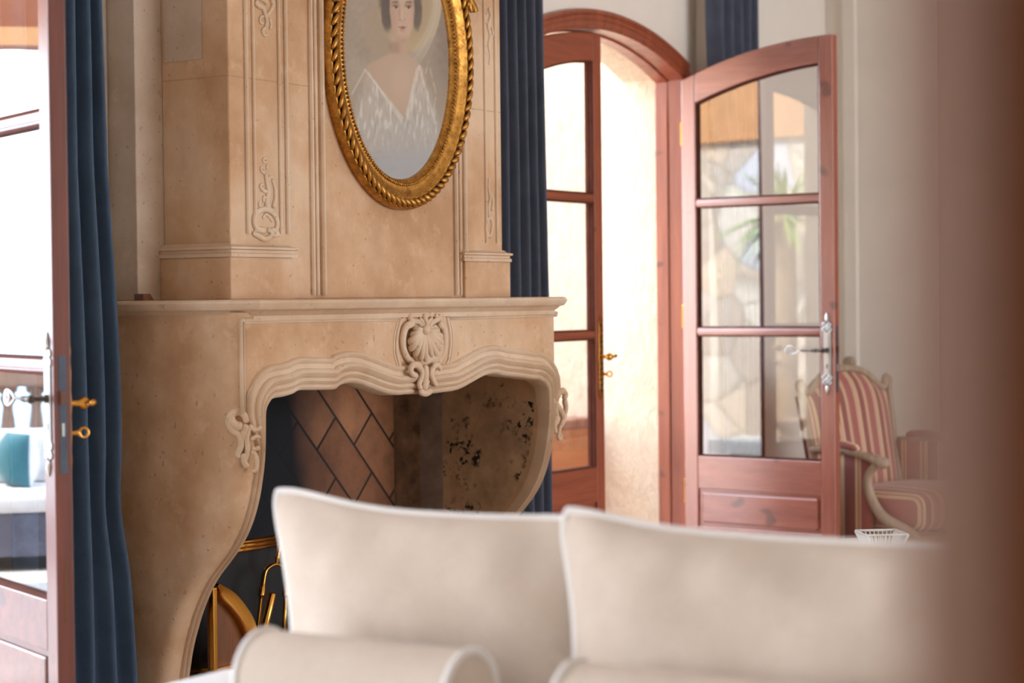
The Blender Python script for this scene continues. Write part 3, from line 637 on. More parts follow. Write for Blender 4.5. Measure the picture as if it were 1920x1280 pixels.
# ------------------------------------------------------------------ curtains
def curtain(name, path_fn, z0, z1, mat, nu=120, nv=50, th=.004):
    mb = MB(); mb.grid([[path_fn(j / nu, z0 + (z1 - z0) * i / nv) for j in range(nu + 1)] for i in range(nv + 1)])
    o = mb.build(name, mat, smooth=True); m = o.modifiers.new('solid', 'SOLIDIFY'); m.thickness = th; return o
ZR = 2.95
def pleat(s, z, n, amp, ph=0.0):
    a = 2 * PI * (n * s + .12 * math.sin(5 * s + ph) + .03 * math.sin(2.2 * z + 7 * s)); return amp * (math.sin(a) + .25 * math.sin(2 * a + 1))
redge = []
for u, v in ((180, -400), (187, 0), (195, 320), (213, 580), (224, 800), (238, 950), (256, 1150), (266, 1270), (278, 1400)):
    p = onY(4.42, u, v); redge.append((p[2], p[0]))
def lcur(s, z):
    x1 = float(np.interp(-z, [-a for a, _ in redge], [b for _, b in redge])) - .015 ; x0 = 4.19 + .015 * math.sin(z * 2)
    sq = s + .03 * math.sin(3 * z) * s * (1 - s)
    x = x0 + (x1 - x0) * sq
    k = 1 - .35 * sm(0, 1.2, 1.2 - z)
    y = 4.43 + pleat(s, z, 6.5, .042 * k) + .02 * math.sin(4 * s + z)
    pull = math.exp(-((z - .62) / .16) ** 2) * math.exp(-((s - .86) / .16) ** 2) * .03
    return (x, y + pull, z)
tag(curtain('curtain', lcur, .01, ZR, M['navy'], 160, 70), 'long navy curtain hanging between the left glazed door and the fireplace', 'curtain')
def rcur(s, z): return (6.68 + .27 * s + .012 * math.sin(3 * z + 5 * s) + .012 * (2.9 - z) * s, 4.44 + pleat(s, z, 4.5, .045, 1.0), z)
x_r = onY(4.45, 1008, 200)[0]
def rcur(s, z): return (x_r - .42 + .42 * s + .004 * math.sin(3 * z + 5 * s) + .018 * (2.2 - z) * s, 4.46 + pleat(s, z, 6.0, .04, 1.0), z)
tag(curtain('curtain', rcur, .01, ZR, M['slate'], 140, 40), 'slate blue curtain hanging between stone fireplace and arched doorway', 'curtain')
def fcur(s, z):
    xa = onY(BUMPY - .06, 1328 + (2.72 - z) * 62, 60)[0]; xb = onY(BUMPY - .06, 1413 + (2.72 - z) * 8, 60)[0]
    return (xa + (xb - xa) * s, BUMPY - .06 + pleat(s, z, 5.0, .03, 2.0), z)
def fcur2(s, z):
    k = sm(1.1, 2.7, z); xa = onY(BUMPY - .06, 1362, 300)[0] + (onY(BUMPY - .06, 1330, 0)[0] - onY(BUMPY - .06, 1362, 300)[0]) * k; xb = onY(BUMPY - .06, 1413, 60)[0] + .03 * (1 - k)
    return (xa + (xb - xa) * s, BUMPY - .06 + pleat(s, z, 5.0, .03, 2.0), z)
tag(curtain('curtain', fcur2, .01, ZR, M['slate'], 110, 40), 'dark blue curtain rising above the top of the open door leaf', 'curtain')

# ------------------------------------------------------------------ doors
def ring(c, r, axis, n=14):
    a = np.array(axis, float); h = np.array([0, 0, 1.0]); e = np.cross(a, h); e /= np.linalg.norm(e); return [np.array(c) + e * r * math.cos(2 * PI * k / n) + h * r * math.sin(2 * PI * k / n) for k in range(n)]
class Leaf:
    def __init__(s, name, hinge, d, W=DW, flipn=False, bars=(1.716, 1.087), gb=.476, mt='wood'):
        s.h = np.array(hinge); s.d = np.array(d) / np.linalg.norm(d); s.n = np.array([-s.d[1], s.d[0]]) * (-1 if flipn else 1); s.W = W   # n: exterior normal
        s.root = empty(name, (hinge[0], hinge[1], 0), kind='structure')
        s.M = lambda a, t, z: (s.h[0] + s.d[0] * a + s.n[0] * t, s.h[1] + s.d[1] * a + s.n[1] * t, z)
        top = lambda a: arch_top(a, W, half=W) - .004
        gt = lambda a: top(a) - .125 - .02 * (1 - a / W)
        SW = .08; T = DT / 2; fm = MB(); rails = MB(); gbd = MB()
        fm.solid(np.linspace(.002, SW, 4), lambda a: .012, top, -T, T, s.M); fm.solid(np.linspace(W - SW + .006, W, 4), lambda a: .012, top, -T, T, s.M)
        mid = np.linspace(SW, W - SW + .006, 17)
        rails.solid(mid, gt, top, -T, T, s.M)
        for zc in bars: rails.box(SW, W - SW + .006, -T * .8, T * .8, zc - .018, zc + .018, s.M); rails.box(SW, W - SW + .006, -T * .95, T * .95, zc - .010, zc + .010, s.M)
        rails.box(SW, W - SW + .006, -T, T, .315, gb, s.M); rails.box(SW, W - SW + .006, -T, T, .012, .13, s.M)
        # glazing beads, coloured dark to stand in for rebate shade
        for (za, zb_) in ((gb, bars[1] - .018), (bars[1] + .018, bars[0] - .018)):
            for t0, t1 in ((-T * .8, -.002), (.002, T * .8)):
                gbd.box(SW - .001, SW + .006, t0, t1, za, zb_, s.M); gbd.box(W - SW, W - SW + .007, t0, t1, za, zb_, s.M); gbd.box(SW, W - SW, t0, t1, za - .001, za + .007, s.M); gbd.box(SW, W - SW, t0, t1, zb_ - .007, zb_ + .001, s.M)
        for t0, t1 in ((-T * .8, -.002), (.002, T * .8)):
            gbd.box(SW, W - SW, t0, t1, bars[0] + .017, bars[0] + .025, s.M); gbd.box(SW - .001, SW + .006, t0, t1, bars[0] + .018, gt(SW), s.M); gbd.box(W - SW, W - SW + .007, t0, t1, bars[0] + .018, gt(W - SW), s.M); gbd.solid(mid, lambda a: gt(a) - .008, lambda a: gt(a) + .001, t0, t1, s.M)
        M.setdefault('beadshade', m_plain('bead_shade_wood', lin((92, 48, 34)), .8, var=.15, Specular_IOR_Level=.15)); gbd.build('glazing_bead', M['beadshade'], s.root)
        fm.build('leaf_frame', M[mt], s.root, bevel=.004); rails.build('leaf_rail', M[mt + 'r'], s.root, bevel=.004)
        pnl = MB(); pnl.box(SW - .01, W - SW + .016, -T * .5, T * .5, .12, .33, s.M)
        pnl.box(SW + .02, W - SW - .014, -T * .95, T * .95, .15, .298, s.M); pnl.build('bottom_panel', M[mt + 'r'], s.root, bevel=.008)
        for za, zb_ in ((gb - .006, bars[1] - .012), (bars[1] + .012, bars[0] - .012)):
            g = MB(); g.box(SW - .004, W - SW + .01, -.002, .002, za, zb_, s.M); g.build('glass_pane', M['glass'], s.root)
        g = MB(); g.solid(mid, lambda a: bars[0] + .012, lambda a: gt(a) + .006, -.002, .002, s.M); g.build('glass_pane', M['glass'], s.root)
    def plate(s, side, mat, label, pierced=True, a0=None):
        """long fancy escutcheon, side +1 = exterior face"""
        a = (s.W - .037) if a0 is None else a0; t = side * DT / 2; p = MB(); e = side * (.004 if side > 0 else .007)
        nn = np.array([s.n[0], s.n[1], 0])
        B = lambda u0, u1, z0, z1: p.box(a + u0, a + u1, min(t, t + e), max(t, t + e), z0, z1, s.M)
        if side > 0:
            B(-.019, .019, .885, 1.085)
            for zc, k in ((1.085, 1), (.885, -1)):
                for du, dzz, r in ((-.014, .012, .012), (.014, .012, .012), (-.013, .036, .011), (.013, .036, .011), (0, .058, .008)):
                    c = np.array(s.M(a + du, t + e * .5, zc + k * dzz)); p.tube(ring(c, r * .72, nn), r * .36, 6, closed=True)
                c = np.array(s.M(a, t + e * .5, zc + k * .024)); p.ball(c, (.006, .006, .012), 8, 6)
                p.tube([s.M(a, t + e * .5, zc + k * .05), s.M(a, t + e * .5, zc + k * .07), s.M(a, t + e * .5, zc + k * .092)], [.006, .009, .0015], 6)
        else:
            out = [(-.012, .80), (.0, .785), (.012, .80), (.021, .83), (.016, .86), (.021, .90), (.018, .95), (.024, .985), (.018, 1.02), (.021, 1.07), (.016, 1.10), (.021, 1.13), (.012, 1.155), (0, 1.175), (-.012, 1.155), (-.021, 1.13), (-.016, 1.10), (-.021, 1.07), (-.018, 1.02), (-.024, .985), (-.018, .95), (-.021, .90), (-.016, .86), (-.021, .83)]
            p.prism([(a + x, z) for x, z in out], min(t, t + e), max(t, t + e), s.M)
        o = p.build('handle_plate', mat, s.root, bevel=.001, auto=40); tag(o, label)
        if side > 0:
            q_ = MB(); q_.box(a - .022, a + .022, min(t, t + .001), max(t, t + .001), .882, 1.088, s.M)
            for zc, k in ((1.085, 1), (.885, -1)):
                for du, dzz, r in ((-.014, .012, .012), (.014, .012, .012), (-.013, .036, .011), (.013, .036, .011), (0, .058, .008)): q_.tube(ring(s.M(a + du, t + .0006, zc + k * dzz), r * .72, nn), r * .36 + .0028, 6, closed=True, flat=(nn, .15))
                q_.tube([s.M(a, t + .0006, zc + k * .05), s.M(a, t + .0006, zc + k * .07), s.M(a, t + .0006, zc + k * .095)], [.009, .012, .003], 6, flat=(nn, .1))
            M.setdefault('plateshade', m_plain('plate_shade', lin((66, 58, 56)), .8, var=.15)); q_.build('shade_rim', M['plateshade'], o)  # dark rim added behind the plate to draw its outline of shade
        d = MB()
        if side < 0:
            for r_ in range(13):
                for c_ in (-1, 0, 1):
                    zz = .83 + r_ * .025
                    if abs(zz - .985) < .03: continue
                    d.box(a + c_ * .011 - .003 + (.005 if r_ % 2 else 0) - .002, a + c_ * .011 + .003 + (.005 if r_ % 2 else 0) - .002, t + e - .0006, t + e, zz - .007, zz + .007, s.M)
            d.build('piercing', M['recess'], o)
        else:
            d.box(a - .003, a + .003, t + e, t + e + .0006, .915, .935, s.M); d.build('keyhole', M['recess'], o)
            k = MB(); k.box(a + .010, a + .013, t + e, t + e + .001, .89, 1.08, s.M); k.build('line', M['pewter'], o)
        return o
    def lever_ext(s):
        a = s.W - .037; t = DT / 2; z = 1.0; mb = MB(); nn = np.array([s.n[0], s.n[1], 0]); dd = np.array([s.d[0], s.d[1], 0])
        o0 = np.array(s.M(a, t + .004, z)); mb.lathe([(.012, 0), (.012, .006), (.007, .01), (.007, .045), (.009, .05)], o0, nn, 12)
        o1 = o0 + nn * .048
        mb.lathe([(.001, -.014), (.010, -.012), (.011, 0), (.007, .012), (.0085, .02), (.006, .026), (.010, .034), (.006, .044), (.0085, .052), (.005, .06), (.005, .10), (.004, .115)], o1, -dd, 12)
        nk = mb.build('lever_handle', M['pewter'], s.root, smooth=True)
        g = MB(); o2 = o1 - dd * .115; T3 = [o2, o2 - dd * .055 + np.array([0, 0, .021]), o2 - dd * .078, o2 - dd * .055 - np.array([0, 0, .021])]
        g.tube(smooth_pts(T3, 4, True), .0036, 6, closed=True); g.tube(ring(o2 - dd * .052, .011, nn), .0028, 6, closed=True)
        g.build('grip', M['silver'], nk, smooth=True)
    def knob_int(s, mat):
        a = s.W - .037; t = -DT / 2 - .004; nn = -np.array([s.n[0], s.n[1], 0]); dd = np.array([s.d[0], s.d[1], 0]); o = np.array(s.M(a, t, .985)); mb = MB()
        mb.lathe([(.013, 0), (.013, .006), (.008, .012), (.009, .03), (.017, .038), (.019, .048), (.012, .058), (.001, .060)], o, nn, 14)
        mb.tube([o + nn * .046, o + nn * .05 + dd * .03, o + nn * .052 + dd * .052 + np.array([0, 0, .004])], [.009, .0075, .009], 8)
        mb.build('handle', mat, s.root, smooth=True)
        k = MB(); o = np.array(s.M(a, t, .905)); k.lathe([(.006, 0), (.006, .02), (.009, .026), (.004, .032)], o, nn, 10); k.tube(ring(o + nn * .045, .013, dd), .004, 6, closed=True); k.build('key', mat, s.root, smooth=True)
    def lock(s):
        a = s.W; l = MB(); T = .011
        l.box(a - .001, a + .0015, -T, T, .80, 1.115, s.M); o = l.build('lock_plate', M['lockst'], s.root, bevel=.0005)
        l = MB(); l.box(a + .0014, a + .009, -.006, .008, .985, 1.02, s.M); l.build('latch', M['wooddk'], o)
        l = MB(); l.box(a + .0014, a + .004, -.003, .004, .90, .935, s.M); l.build('bolt', M['silver'], o)
    def hinges(s, t, zs):
        for z in zs:
            h = MB(); o = s.M(0, t, z); h.lathe([(.001, -.064), (.006, -.06), (.0075, -.055), (.0075, .055), (.006, .06), (.001, .064)], o, (0, 0, 1), 10); h.box(-.002, .024, t - .002, t + .002, z - .052, z + .052, s.M); h.build('hinge', M['brass'], s.root, smooth=False)
# 1: right leaf of the left doorway, swung into the room
fl = at(122, 700, 5.3); dl = (fl[0] - LJ, fl[1] - YF)
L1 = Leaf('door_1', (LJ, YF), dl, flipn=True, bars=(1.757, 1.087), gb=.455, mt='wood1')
if np.dot(L1.n, (-1, .3)) < 0: raise Exception('n1')
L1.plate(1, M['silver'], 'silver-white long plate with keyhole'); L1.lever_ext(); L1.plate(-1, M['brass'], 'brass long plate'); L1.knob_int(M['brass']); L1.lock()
sl = MB(); sl.box(L1.W - .001, L1.W + .001, -.006, .004, .40, .56, L1.M); sl.build('edge_bolt', M['wooddk'], L1.root)
# 2: closed left leaf of the right doorway
L2 = Leaf('door_2', (RL, YF + .06), (1, 0), W=DW + .022)
L2.plate(-1, M['brass'], 'pierced brass long plate'); L2.knob_int(M['brass'])
# 3: open right leaf of the right doorway
OPEN = math.radians(5.3)
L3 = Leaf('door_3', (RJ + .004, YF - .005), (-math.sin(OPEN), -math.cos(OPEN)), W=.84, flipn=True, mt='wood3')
if L3.n[0] > 0: raise Exception('n3')
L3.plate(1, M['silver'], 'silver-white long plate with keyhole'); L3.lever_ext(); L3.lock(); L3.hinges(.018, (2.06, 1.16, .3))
# fixed frames with architraves
def doorframe(name, xc):
    mb = MB(); pts = []; H = DW + .006
    for z in np.linspace(0, arch_top(xc - H, xc) + .01, 12)[:-1]: pts.append((xc - H, z, -1, 0))
    for a in np.linspace(-H, H, 41):
        R = (DW * DW + .155 ** 2) / .31; nx = a / R; pts.append((xc + a, arch_top(xc + a, xc) + .008, nx, math.sqrt(1 - nx * nx)))
    for z in np.linspace(arch_top(xc + H, xc) + .01, 0, 12)[1:]: pts.append((xc + H, z, 1, 0))
    prf = [(.0, .10), (.0, .062), (-.012, .062), (-.012, .088), (-.012, .16), (.055, .16), (.055, -.004), (.12, -.004), (.125, -.012), (.122, -.022), (.10, -.026), (.088, -.020), (.075, -.024), (.055, -.018), (.045, -.028), (.030, -.026), (.022, -.016), (.004, -.014), (.0, -.008), (.0, .03)]
    prf = [(.0, .03), (.0, .085), (-.014, .085), (-.014, .15), (.055, .15), (.055, -.0), (.128, -.0), (.130, -.014), (.122, -.026), (.102, -.028), (.09, -.020), (.078, -.026), (.062, -.024), (.05, -.016), (.036, -.020), (.020, -.018), (.012, -.010), (.0, -.008)]
    rows = []
    for i, (x, z, nx, nz) in enumerate(pts): rows.append([(x + nx * d * .68, YF + y, z + nz * d * .68) for d, y in prf])
    mb.grid(rows, closeu=True)
    return struct(mb.build(name, M['wood'], auto=35))
doorframe('trim_2', RC); doorframe('trim_3', LC)

# ------------------------------------------------------------------ fire tools in the hearth
def pxl(Y, pts): return [onY(Y, 240 + x / 3.3675, 900 + y / 3.3675) for x, y in pts]
YT = YM + .355
sx0, sx1 = OX0 + .004, 5.62
fs = empty('fire_screen', ((sx0 + sx1) / 2, YT + .09, 0), 'black mesh fire screen with brass top rail across the hearth opening', 'fire screen')
ra = onY(YT + .09, 470, 1019); 
mb = MB()
for dz_, r in ((.010, .008), (-.002, .012), (-.016, .009)): mb.tube([(sx0 + .02, YT + .085, ra[2] + dz_), (sx1, YT + .085, ra[2] + dz_)], r, 10)
mb.build('top_rail', M['brass'], fs, smooth=True)
t = NT('black_mesh'); p = t.pos((1, 1, 1)); ck = t.n('ShaderNodeTexWave', wave_type='BANDS', bands_direction='DIAGONAL'); t.l(p, ck.inputs[0]); ck.inputs['Scale'].default_value = 90
nn_ = t.noise(p, 6, 3, .6)
t.bsdf(t.ramp(t.math('ADD', t.math('MULTIPLY', ck.outputs['Fac'], .3), t.math('MULTIPLY', nn_, .6)), [(.3, (.004, .004, .005)), (.8, (.018, .014, .015))]), .75, 0.0)
M['mesh'] = t.m
mb = MB(); mb.grid([[(sx0 + .02 + (sx1 - sx0 - .02) * j / 120, YT + .095 + .004 * math.sin(j * .45), z) for j in range(121)] for z in np.linspace(.03, ra[2] - .01, 6)]); mb.build('mesh_curtain', M['mesh'], fs, smooth=True)
for x in (sx0 + .02, sx1): mb = MB(); mb.tube([(x, YT + .085, .03), (x, YT + .085, ra[2])], .008, 8); mb.build('post', M['brass'], fs, smooth=True)
# tongs
tg = empty('fire_tongs', tuple(pxl(YT, [(920, 1180)])[0][:2]) + (.03,), 'brass fire tongs with arched top leaning on the black fire screen', 'fire tongs')
P = smooth_pts(pxl(YT, [(968, 325), (962, 370), (956, 430), (945, 480), (940, 528)]), 4); mb = MB(); mb.tube(P, [.004, .006, .008, .006, .009, .0105, .008, .006, .0075, .009, .007, .006, .008, .009, .006, .006, .005][:len(P)], 10)
mb.build('handle', M['brass'], tg, smooth=True)
mb = MB(); P = smooth_pts(pxl(YT, [(850, 690), (852, 640), (870, 565), (930, 530), (988, 560), (1002, 640), (996, 690)]), 6); mb.tube(P, .0055, 8, flat=(NY, 1.8)); mb.build('bow', M['brass'], tg, smooth=True)
for a, b in (((850, 660), (800, 1180)), ((998, 660), (980, 1180))):
    mb = MB(); A, B_ = pxl(YT, [a, b]); B_[2] = .035; mb.tube([A, B_], .0072, 8); dv = (A - B_) / np.linalg.norm(A - B_)
    mb.lathe([(.001, -.02), (.011, -.015), (.011, .01), (.013, .014), (.011, .018), (.008, .022)], A - dv * .02, -dv, 10); mb.build('arm', M['brass'], tg, smooth=True)
sv = empty('fire_shovel', tuple(pxl(YT - .03, [(820, 1180)])[0][:2]) + (.03,), 'flat brass fire shovel handle standing between the arms of the tongs', 'fire shovel')
A, B_ = pxl(YT - .03, [(912, 712), (822, 1230)]); B_[2] = .05
mb = MB(); mb.tube([A, A * .98 + B_ * .02, B_], [.010, .014, .013], 10); mb.build('handle', M['brass'], sv, smooth=True)
mb = MB(); mb.box(B_[0] - .05, B_[0] + .05, B_[1] - .03, B_[1] + .005, .032, .10); mb.build('blade', M['brass'], sv, bevel=.004)
# brass sided log holder
YL = YM + .30
lx = [p for p in pxl(YL, [(512, 690), (545, 650), (650, 715), (740, 830), (780, 920), (800, 1030), (806, 1215)])]
lh = empty('log_holder', (lx[2][0], YL + .1, .03), 'brass log holder with curved polished rim and dark panel, left in hearth', 'log holder')
inn = pxl(YL, [(545, 690), (560, 745), (620, 810), (680, 890), (720, 980), (740, 1080), (745, 1200)])
oc = smooth_pts(lx[1:], 5); ic = smooth_pts(inn[:1] + inn[1:], 5)[:len(oc)]; n_ = min(len(oc), len(ic))
mb = MB(); mb.grid([[a, a + np.array([0, -.022, 0]), (a + b) / 2 + np.array([0, -.012, 0]), b + np.array([0, -.022, 0]), b] for a, b in zip(oc[:n_], ic[:n_])]); mb.build('curved_rim', M['brass'], lh, auto=50)
mb = MB(); x0 = lx[0][0]; zt_ = lx[1][2]; zb_ = max(.04, pxl(YL, [(515, 1200)])[0][2])
mb.box(x0 - .008, x0 + .012, YL - .025, YL - .004, zb_, zt_ - .01); mb.build('corner_post', M['brass'], lh, bevel=.003)
mb = MB(); mb.box(x0, lx[-1][0], YL - .025, YL + .12, zb_ - .012, zb_ + .006); mb.build('bottom_rail', M['brass'], lh, bevel=.003)
poly = [(x0, zb_)] + [(x0, zt_ - .01)] + [(p[0], p[2]) for p in oc] + [(oc[-1][0], zb_)]
mb = MB(); mb.prism(poly, YL, YL + .01, Mw); mb.build('side_panel', m_wood('amber_panel', lin((70, 36, 14)), lin((150, 84, 34)), coat=.9, coatr=.1), lh)
for s_ in (.0, .09):
    mb = MB(); mb.box(x0 + .02, lx[-1][0] - .02, YL + s_, YL + s_ + .02, .031, zb_ - .012); mb.build('foot', M['brass'], lh)

# ------------------------------------------------------------------ sofa, cushions, bolsters
SX = 3.36; SEAT = .425
SYL = 3.0; SYR = .25
sf = empty('sofa', (SX - .3, 1.55, 0), 'low pale linen sofa under the big cushions facing the camera', 'sofa')
def rbox(x0, x1, y0, y1, z0, z1, r, crown=0.0, nx=14, ny=30, nz=6):
    """box with rounded edges (superellipsoid shell)"""
    mb = MB(); cx, cy, cz = (x0 + x1) / 2, (y0 + y1) / 2, (z0 + z1) / 2; hx, hy, hz = (x1 - x0) / 2, (y1 - y0) / 2, (z1 - z0) / 2
    def rp(p):
        q = [max(-h + r, min(h - r, c)) for c, h in zip(p, (hx, hy, hz))]; d = np.array(p) - q; l = np.linalg.norm(d)
        if l > 1e-9: d = d / l * r
        q = np.array(q) + d
        if crown: q[2] += crown * (1 - (q[0] / hx) ** 2) * (1 - (q[1] / hy) ** 2) * (1 if q[2] > 0 else -.3)
        return q + np.array([cx, cy, cz])
    def ls(h, n): return np.concatenate([np.linspace(-h, -h + r, 4)[:-1], np.linspace(-h + r, h - r, n), np.linspace(h - r, h, 4)[1:]])
    A, B_, C_ = ls(hx, nx), ls(hy, ny), ls(hz, nz)
    for zc in (-hz, hz): mb.grid([[rp((a, b, zc)) for b in B_] for a in A])
    for yc in (-hy, hy): mb.grid([[rp((a, yc, c)) for c in C_] for a in A])
    for xc in (-hx, hx): mb.grid([[rp((xc, b, c)) for c in C_] for b in B_])
    return mb
rbox(SX - .80, SX + .12, SYR, SYL, .22, SEAT, .05).build('seat_cushion', M['piping'], sf, smooth=True)
rbox(SX - .80, SX + .16, SYR, SYL, .07, .222, .03).build('base', M['linen'], sf, smooth=True)
rbox(SX + .10, SX + .20, SYR, SYL - .22, .20, .60, .04).build('backrest', M['linen'], sf, smooth=True)
for x in (SX - .72, SX + .08):
    for y in (SYR + .1, SYL - .1): mb = MB(); mb.lathe([(.02, 0), (.028, .05), (.03, .08)], (x, y, 0), (0, 0, 1), 10); mb.build('leg', M['wooddk'], sf, smooth=True)

def pillow(name, c, W, Hh, Dp, tilt, yaw, seed, mat, pipe, earL=0.0, sag=.03, pr_=.0085, label=None, cat='cushion', group=None, ny=56, nz=36, topfn=None, wr=1.0, taper=0.0):
    """standing pillow: width along -y (camera right), height up, thickness along x; c = bottom centre"""
    c = np.array(c, float); ct, st_ = math.cos(tilt), math.sin(tilt); cy_, sy_ = math.cos(yaw), math.sin(yaw)
    def edge(s, t):
        w = W / 2 * (1 - .055 * (1 - t * t) ** 1.0) * s
        h = Hh * (t + 1) / 2
        w *= 1 - .05 * abs(t) ** 8; h = Hh / 2 * (1 + t * (1 - .09 * abs(s) ** 9))
        if s < 0: w *= 1 - taper * (1 - t) / 2
        if topfn: h *= 1 + (topfn(s) - 1) * ((t + 1) / 2) ** 1.5
        return w, h
    def P(s, t, side):
        w, h = edge(s, t)
        th = Dp / 2 * (max(0, 1 - abs(s) ** 2.6) ** .62) * (max(0, 1 - abs(t) ** 2.6) ** .62)
        q = Vector((w * 5 + seed, h * 5, side * .7)); n = noise.noise(q) * .5
        rx = abs(s) ** 2; wrk = noise.noise(Vector((w * 3.5 + h * 6 + seed * 2, (w * .6 - h) * 3.0, seed))) * .034 * wr * (1 - abs(s) ** 6) * (1 - abs(t) ** 6)
        wrk += noise.noise(Vector((w * 11 + seed, h * 2.2, seed * 3))) * .016 * wr * max(0, t) * (1 - t ** 4) * (1 - abs(s) ** 4)
        d = side * (th * (1 + .12 * n)) + wrk * (1 if side < 0 else .3)
        x_, y_, z_ = d, -w, h
        x2, z2 = x_ * ct + z_ * st_, z_ * ct - x_ * st_
        return c + np.array([x2 * cy_ - y_ * sy_, x2 * sy_ + y_ * cy_, z2])
    S = [math.sin(PI / 2 * (2 * i / ny - 1)) for i in range(ny + 1)]; T = [math.sin(PI / 2 * (2 * i / nz - 1)) for i in range(nz + 1)]
    mb = MB()
    for side in (-1, 1): mb.grid([[P(s, t, side) for s in S] for t in T])
    o = mb.build(name, mat, smooth=True); tag(o, label, cat, group)
    b = [P(s, -1, 1) for s in S] + [P(1, t, 1) for t in T[1:]] + [P(s, 1, 1) for s in S[::-1][1:]] + [P(-1, t, 1) for t in T[::-1][1:-1]]
    pp = MB(); pp.tube(b, pr_, 8, closed=True); pp.build('piping', pipe, o, smooth=True)
    return o
# measured placements
pl = onX(SX, 537, 1150); prr = onX(SX, 1135, 1000)
cy1 = (pl[1] + prr[1]) / 2; W1 = pl[1] - prr[1]
ear = lambda s: 1.0 + .085 * abs(s) ** 3.0 * (1 if s < 0 else .45) + .02 * s * 0
pillow('linen_cushion', (SX - .10, cy1, SEAT + .01), W1 + .02, .385, .20, .16, 0, 1.3, M['linen'], M['piping'], topfn=lambda s: 1.0 + (.13 * max(0, -s) ** 2.2 + .05 * max(0, s) ** 3), taper=.28, label='large cream linen cushion with pale piping in front of the hearth opening', group=None)
p2 = onX(SX - .06, 1062, 1000); W2 = 1.0
pillow('linen_cushion', (SX - .15, p2[1] - W2 / 2 + .005, SEAT + .01), W2, .385, .22, .16, 0, 5.1, M['linen'], M['piping'], topfn=lambda s: 1.0 + (.13 * max(0, -s) ** 3.5 + .02 * max(0, s) ** 2), label='large cream linen cushion in front of the open door leaf', wr=1.25, taper=.13)
def bolster(yl, yr, x, r, label):
    mb = MB(); n = 32; st = np.linspace(0, 1, 30); rows = []
    for t in st:
        y = yl + (yr - yl) * t; k = r * (1 + .012 * noise.noise(Vector((t * 6, yl, 0))))
        rows.append([(x + k * math.cos(2 * PI * j / n) * (1 + .02 * noise.noise(Vector((t * 9, j * .5, yl)))), y, SEAT + .004 + r + k * math.sin(2 * PI * j / n)) for j in range(n)])
    for t, yy, sg in ((0, yl, 1), (1, yr, -1)):
        ext = [[(x + r * kk * math.cos(2 * PI * j / n), yy + sg * .018 * (1 - kk ** 2), SEAT + .004 + r + r * kk * math.sin(2 * PI * j / n)) for j in range(n)] for kk in (.001, .35, .65, .85, 1.0)]
        if sg > 0: rows = ext + rows[1:]
        else: rows = rows[:-1] + ext[::-1]
    mb.grid(rows, closeu=True); o = mb.build('linen_bolster', M['linen'], smooth=True); tag(o, label, 'bolster')
    for yy in (yl, yr):
        p = MB(); p.tube([(x + r * math.cos(2 * PI * j / 40), yy, SEAT + .004 + r + r * math.sin(2 * PI * j / 40)) for j in range(40)], .0075, 8, closed=True); p.build('piping', M['piping'], o, smooth=True)
XB = 3.02; RB = .09
b0 = onX(XB, 496, 1215); b1 = onX(XB, 880, 1255); b2 = onX(XB, 1078, 1270)
bolster(b0[1], b1[1], XB, RB, 'round linen bolster with white piped end, left of the pair'); bolster(b2[1], b2[1] - .62, XB, RB, 'round linen bolster below the right hand big cushion')

# ------------------------------------------------------------------ striped armchair behind the open leaf
def uvbox(o, fx):
    uv = o.data.uv_layers.new(name='UVMap')
    for l in o.data.loops: uv.data[l.index].uv = fx(o.data.vertices[l.vertex_index].co)
bc = at(1614, 900, 9.87); fa = math.radians(48)
fwd3 = cR0 * math.sin(fa) - np.array([math.sin(TH), math.cos(TH), 0]) * math.cos(fa); fwd = fwd3[:2] / np.linalg.norm(fwd3[:2]); lat = np.array([fwd[1] * -1, fwd[0]])
if np.dot(lat, cR0[:2]) < 0: lat = -lat
BX, BY = bc[0], bc[1]
def CM(a, f_, z): return (BX + lat[0] * a + fwd[0] * f_, BY + lat[1] * a + fwd[1] * f_, z)
ch = empty('striped_armchair', (BX, BY, 0), 'carved pale wood armchair with red and cream striped upholstery behind the door', 'armchair')
bk = lambda z: -.10 * max(0, z - .3) / .6
ow = [(-.36, .10), (-.375, .35), (-.39, .68), (-.402, .79), (-.415, .825), (-.385, .835), (-.35, .785), (-.29, .81), (-.18, .872), (0, .895), (.18, .872), (.29, .81), (.35, .785), (.385, .835), (.415, .825), (.402, .79), (.39, .68), (.375, .35), (.36, .10)]
mb = MB(); mb.tube([CM(a, bk(z), z) for a, z in smooth_pts([(a, z) for a, z in ow], 4)], .019, 8)
for a in (-.402, .402): mb.ball(CM(a, bk(.82), .815), (.024, .024, .03))
mb.build('back_frame', M['grey_oak'], ch, smooth=True)
mb = MB(); rows = []
for i in range(15):
    t = i / 14; row = []
    for j in range(31):
        s = 2 * j / 30 - 1; ztop = float(np.interp(abs(s), [0, .3, .5, .75, .9, 1], [.882, .872, .852, .80, .775, .765])); z = .22 + (ztop - .22) * t; hw = .358 + .025 * t
        row.append(CM(s * hw, bk(z) + .055 * (1 - abs(s) ** 4) * (1 - (2 * t - 1) ** 6), z))
    rows.append(row)
mb.grid(rows); rows = [[np.array(p) - np.array([fwd[0], fwd[1], 0]) * .05 for p in r] for r in rows]; mb.grid(rows)
o = mb.build('backrest', M['stripe'], ch, smooth=True); oo = WORG[o.name]
def uvbox(o, fx):
    q = WORG[o.name]; uv = o.data.uv_layers.new(name='UVMap')
    for l in o.data.loops:
        c = np.array(o.data.vertices[l.vertex_index].co) + q; r = c[:2] - np.array([BX, BY]); uv.data[l.index].uv = fx(float(r @ lat), float(r @ fwd), float(c[2]))
uvbox(o, lambda a, f_, z: (a * (1 + .12 * (.6 - z)) + 5, z))
AL = .37
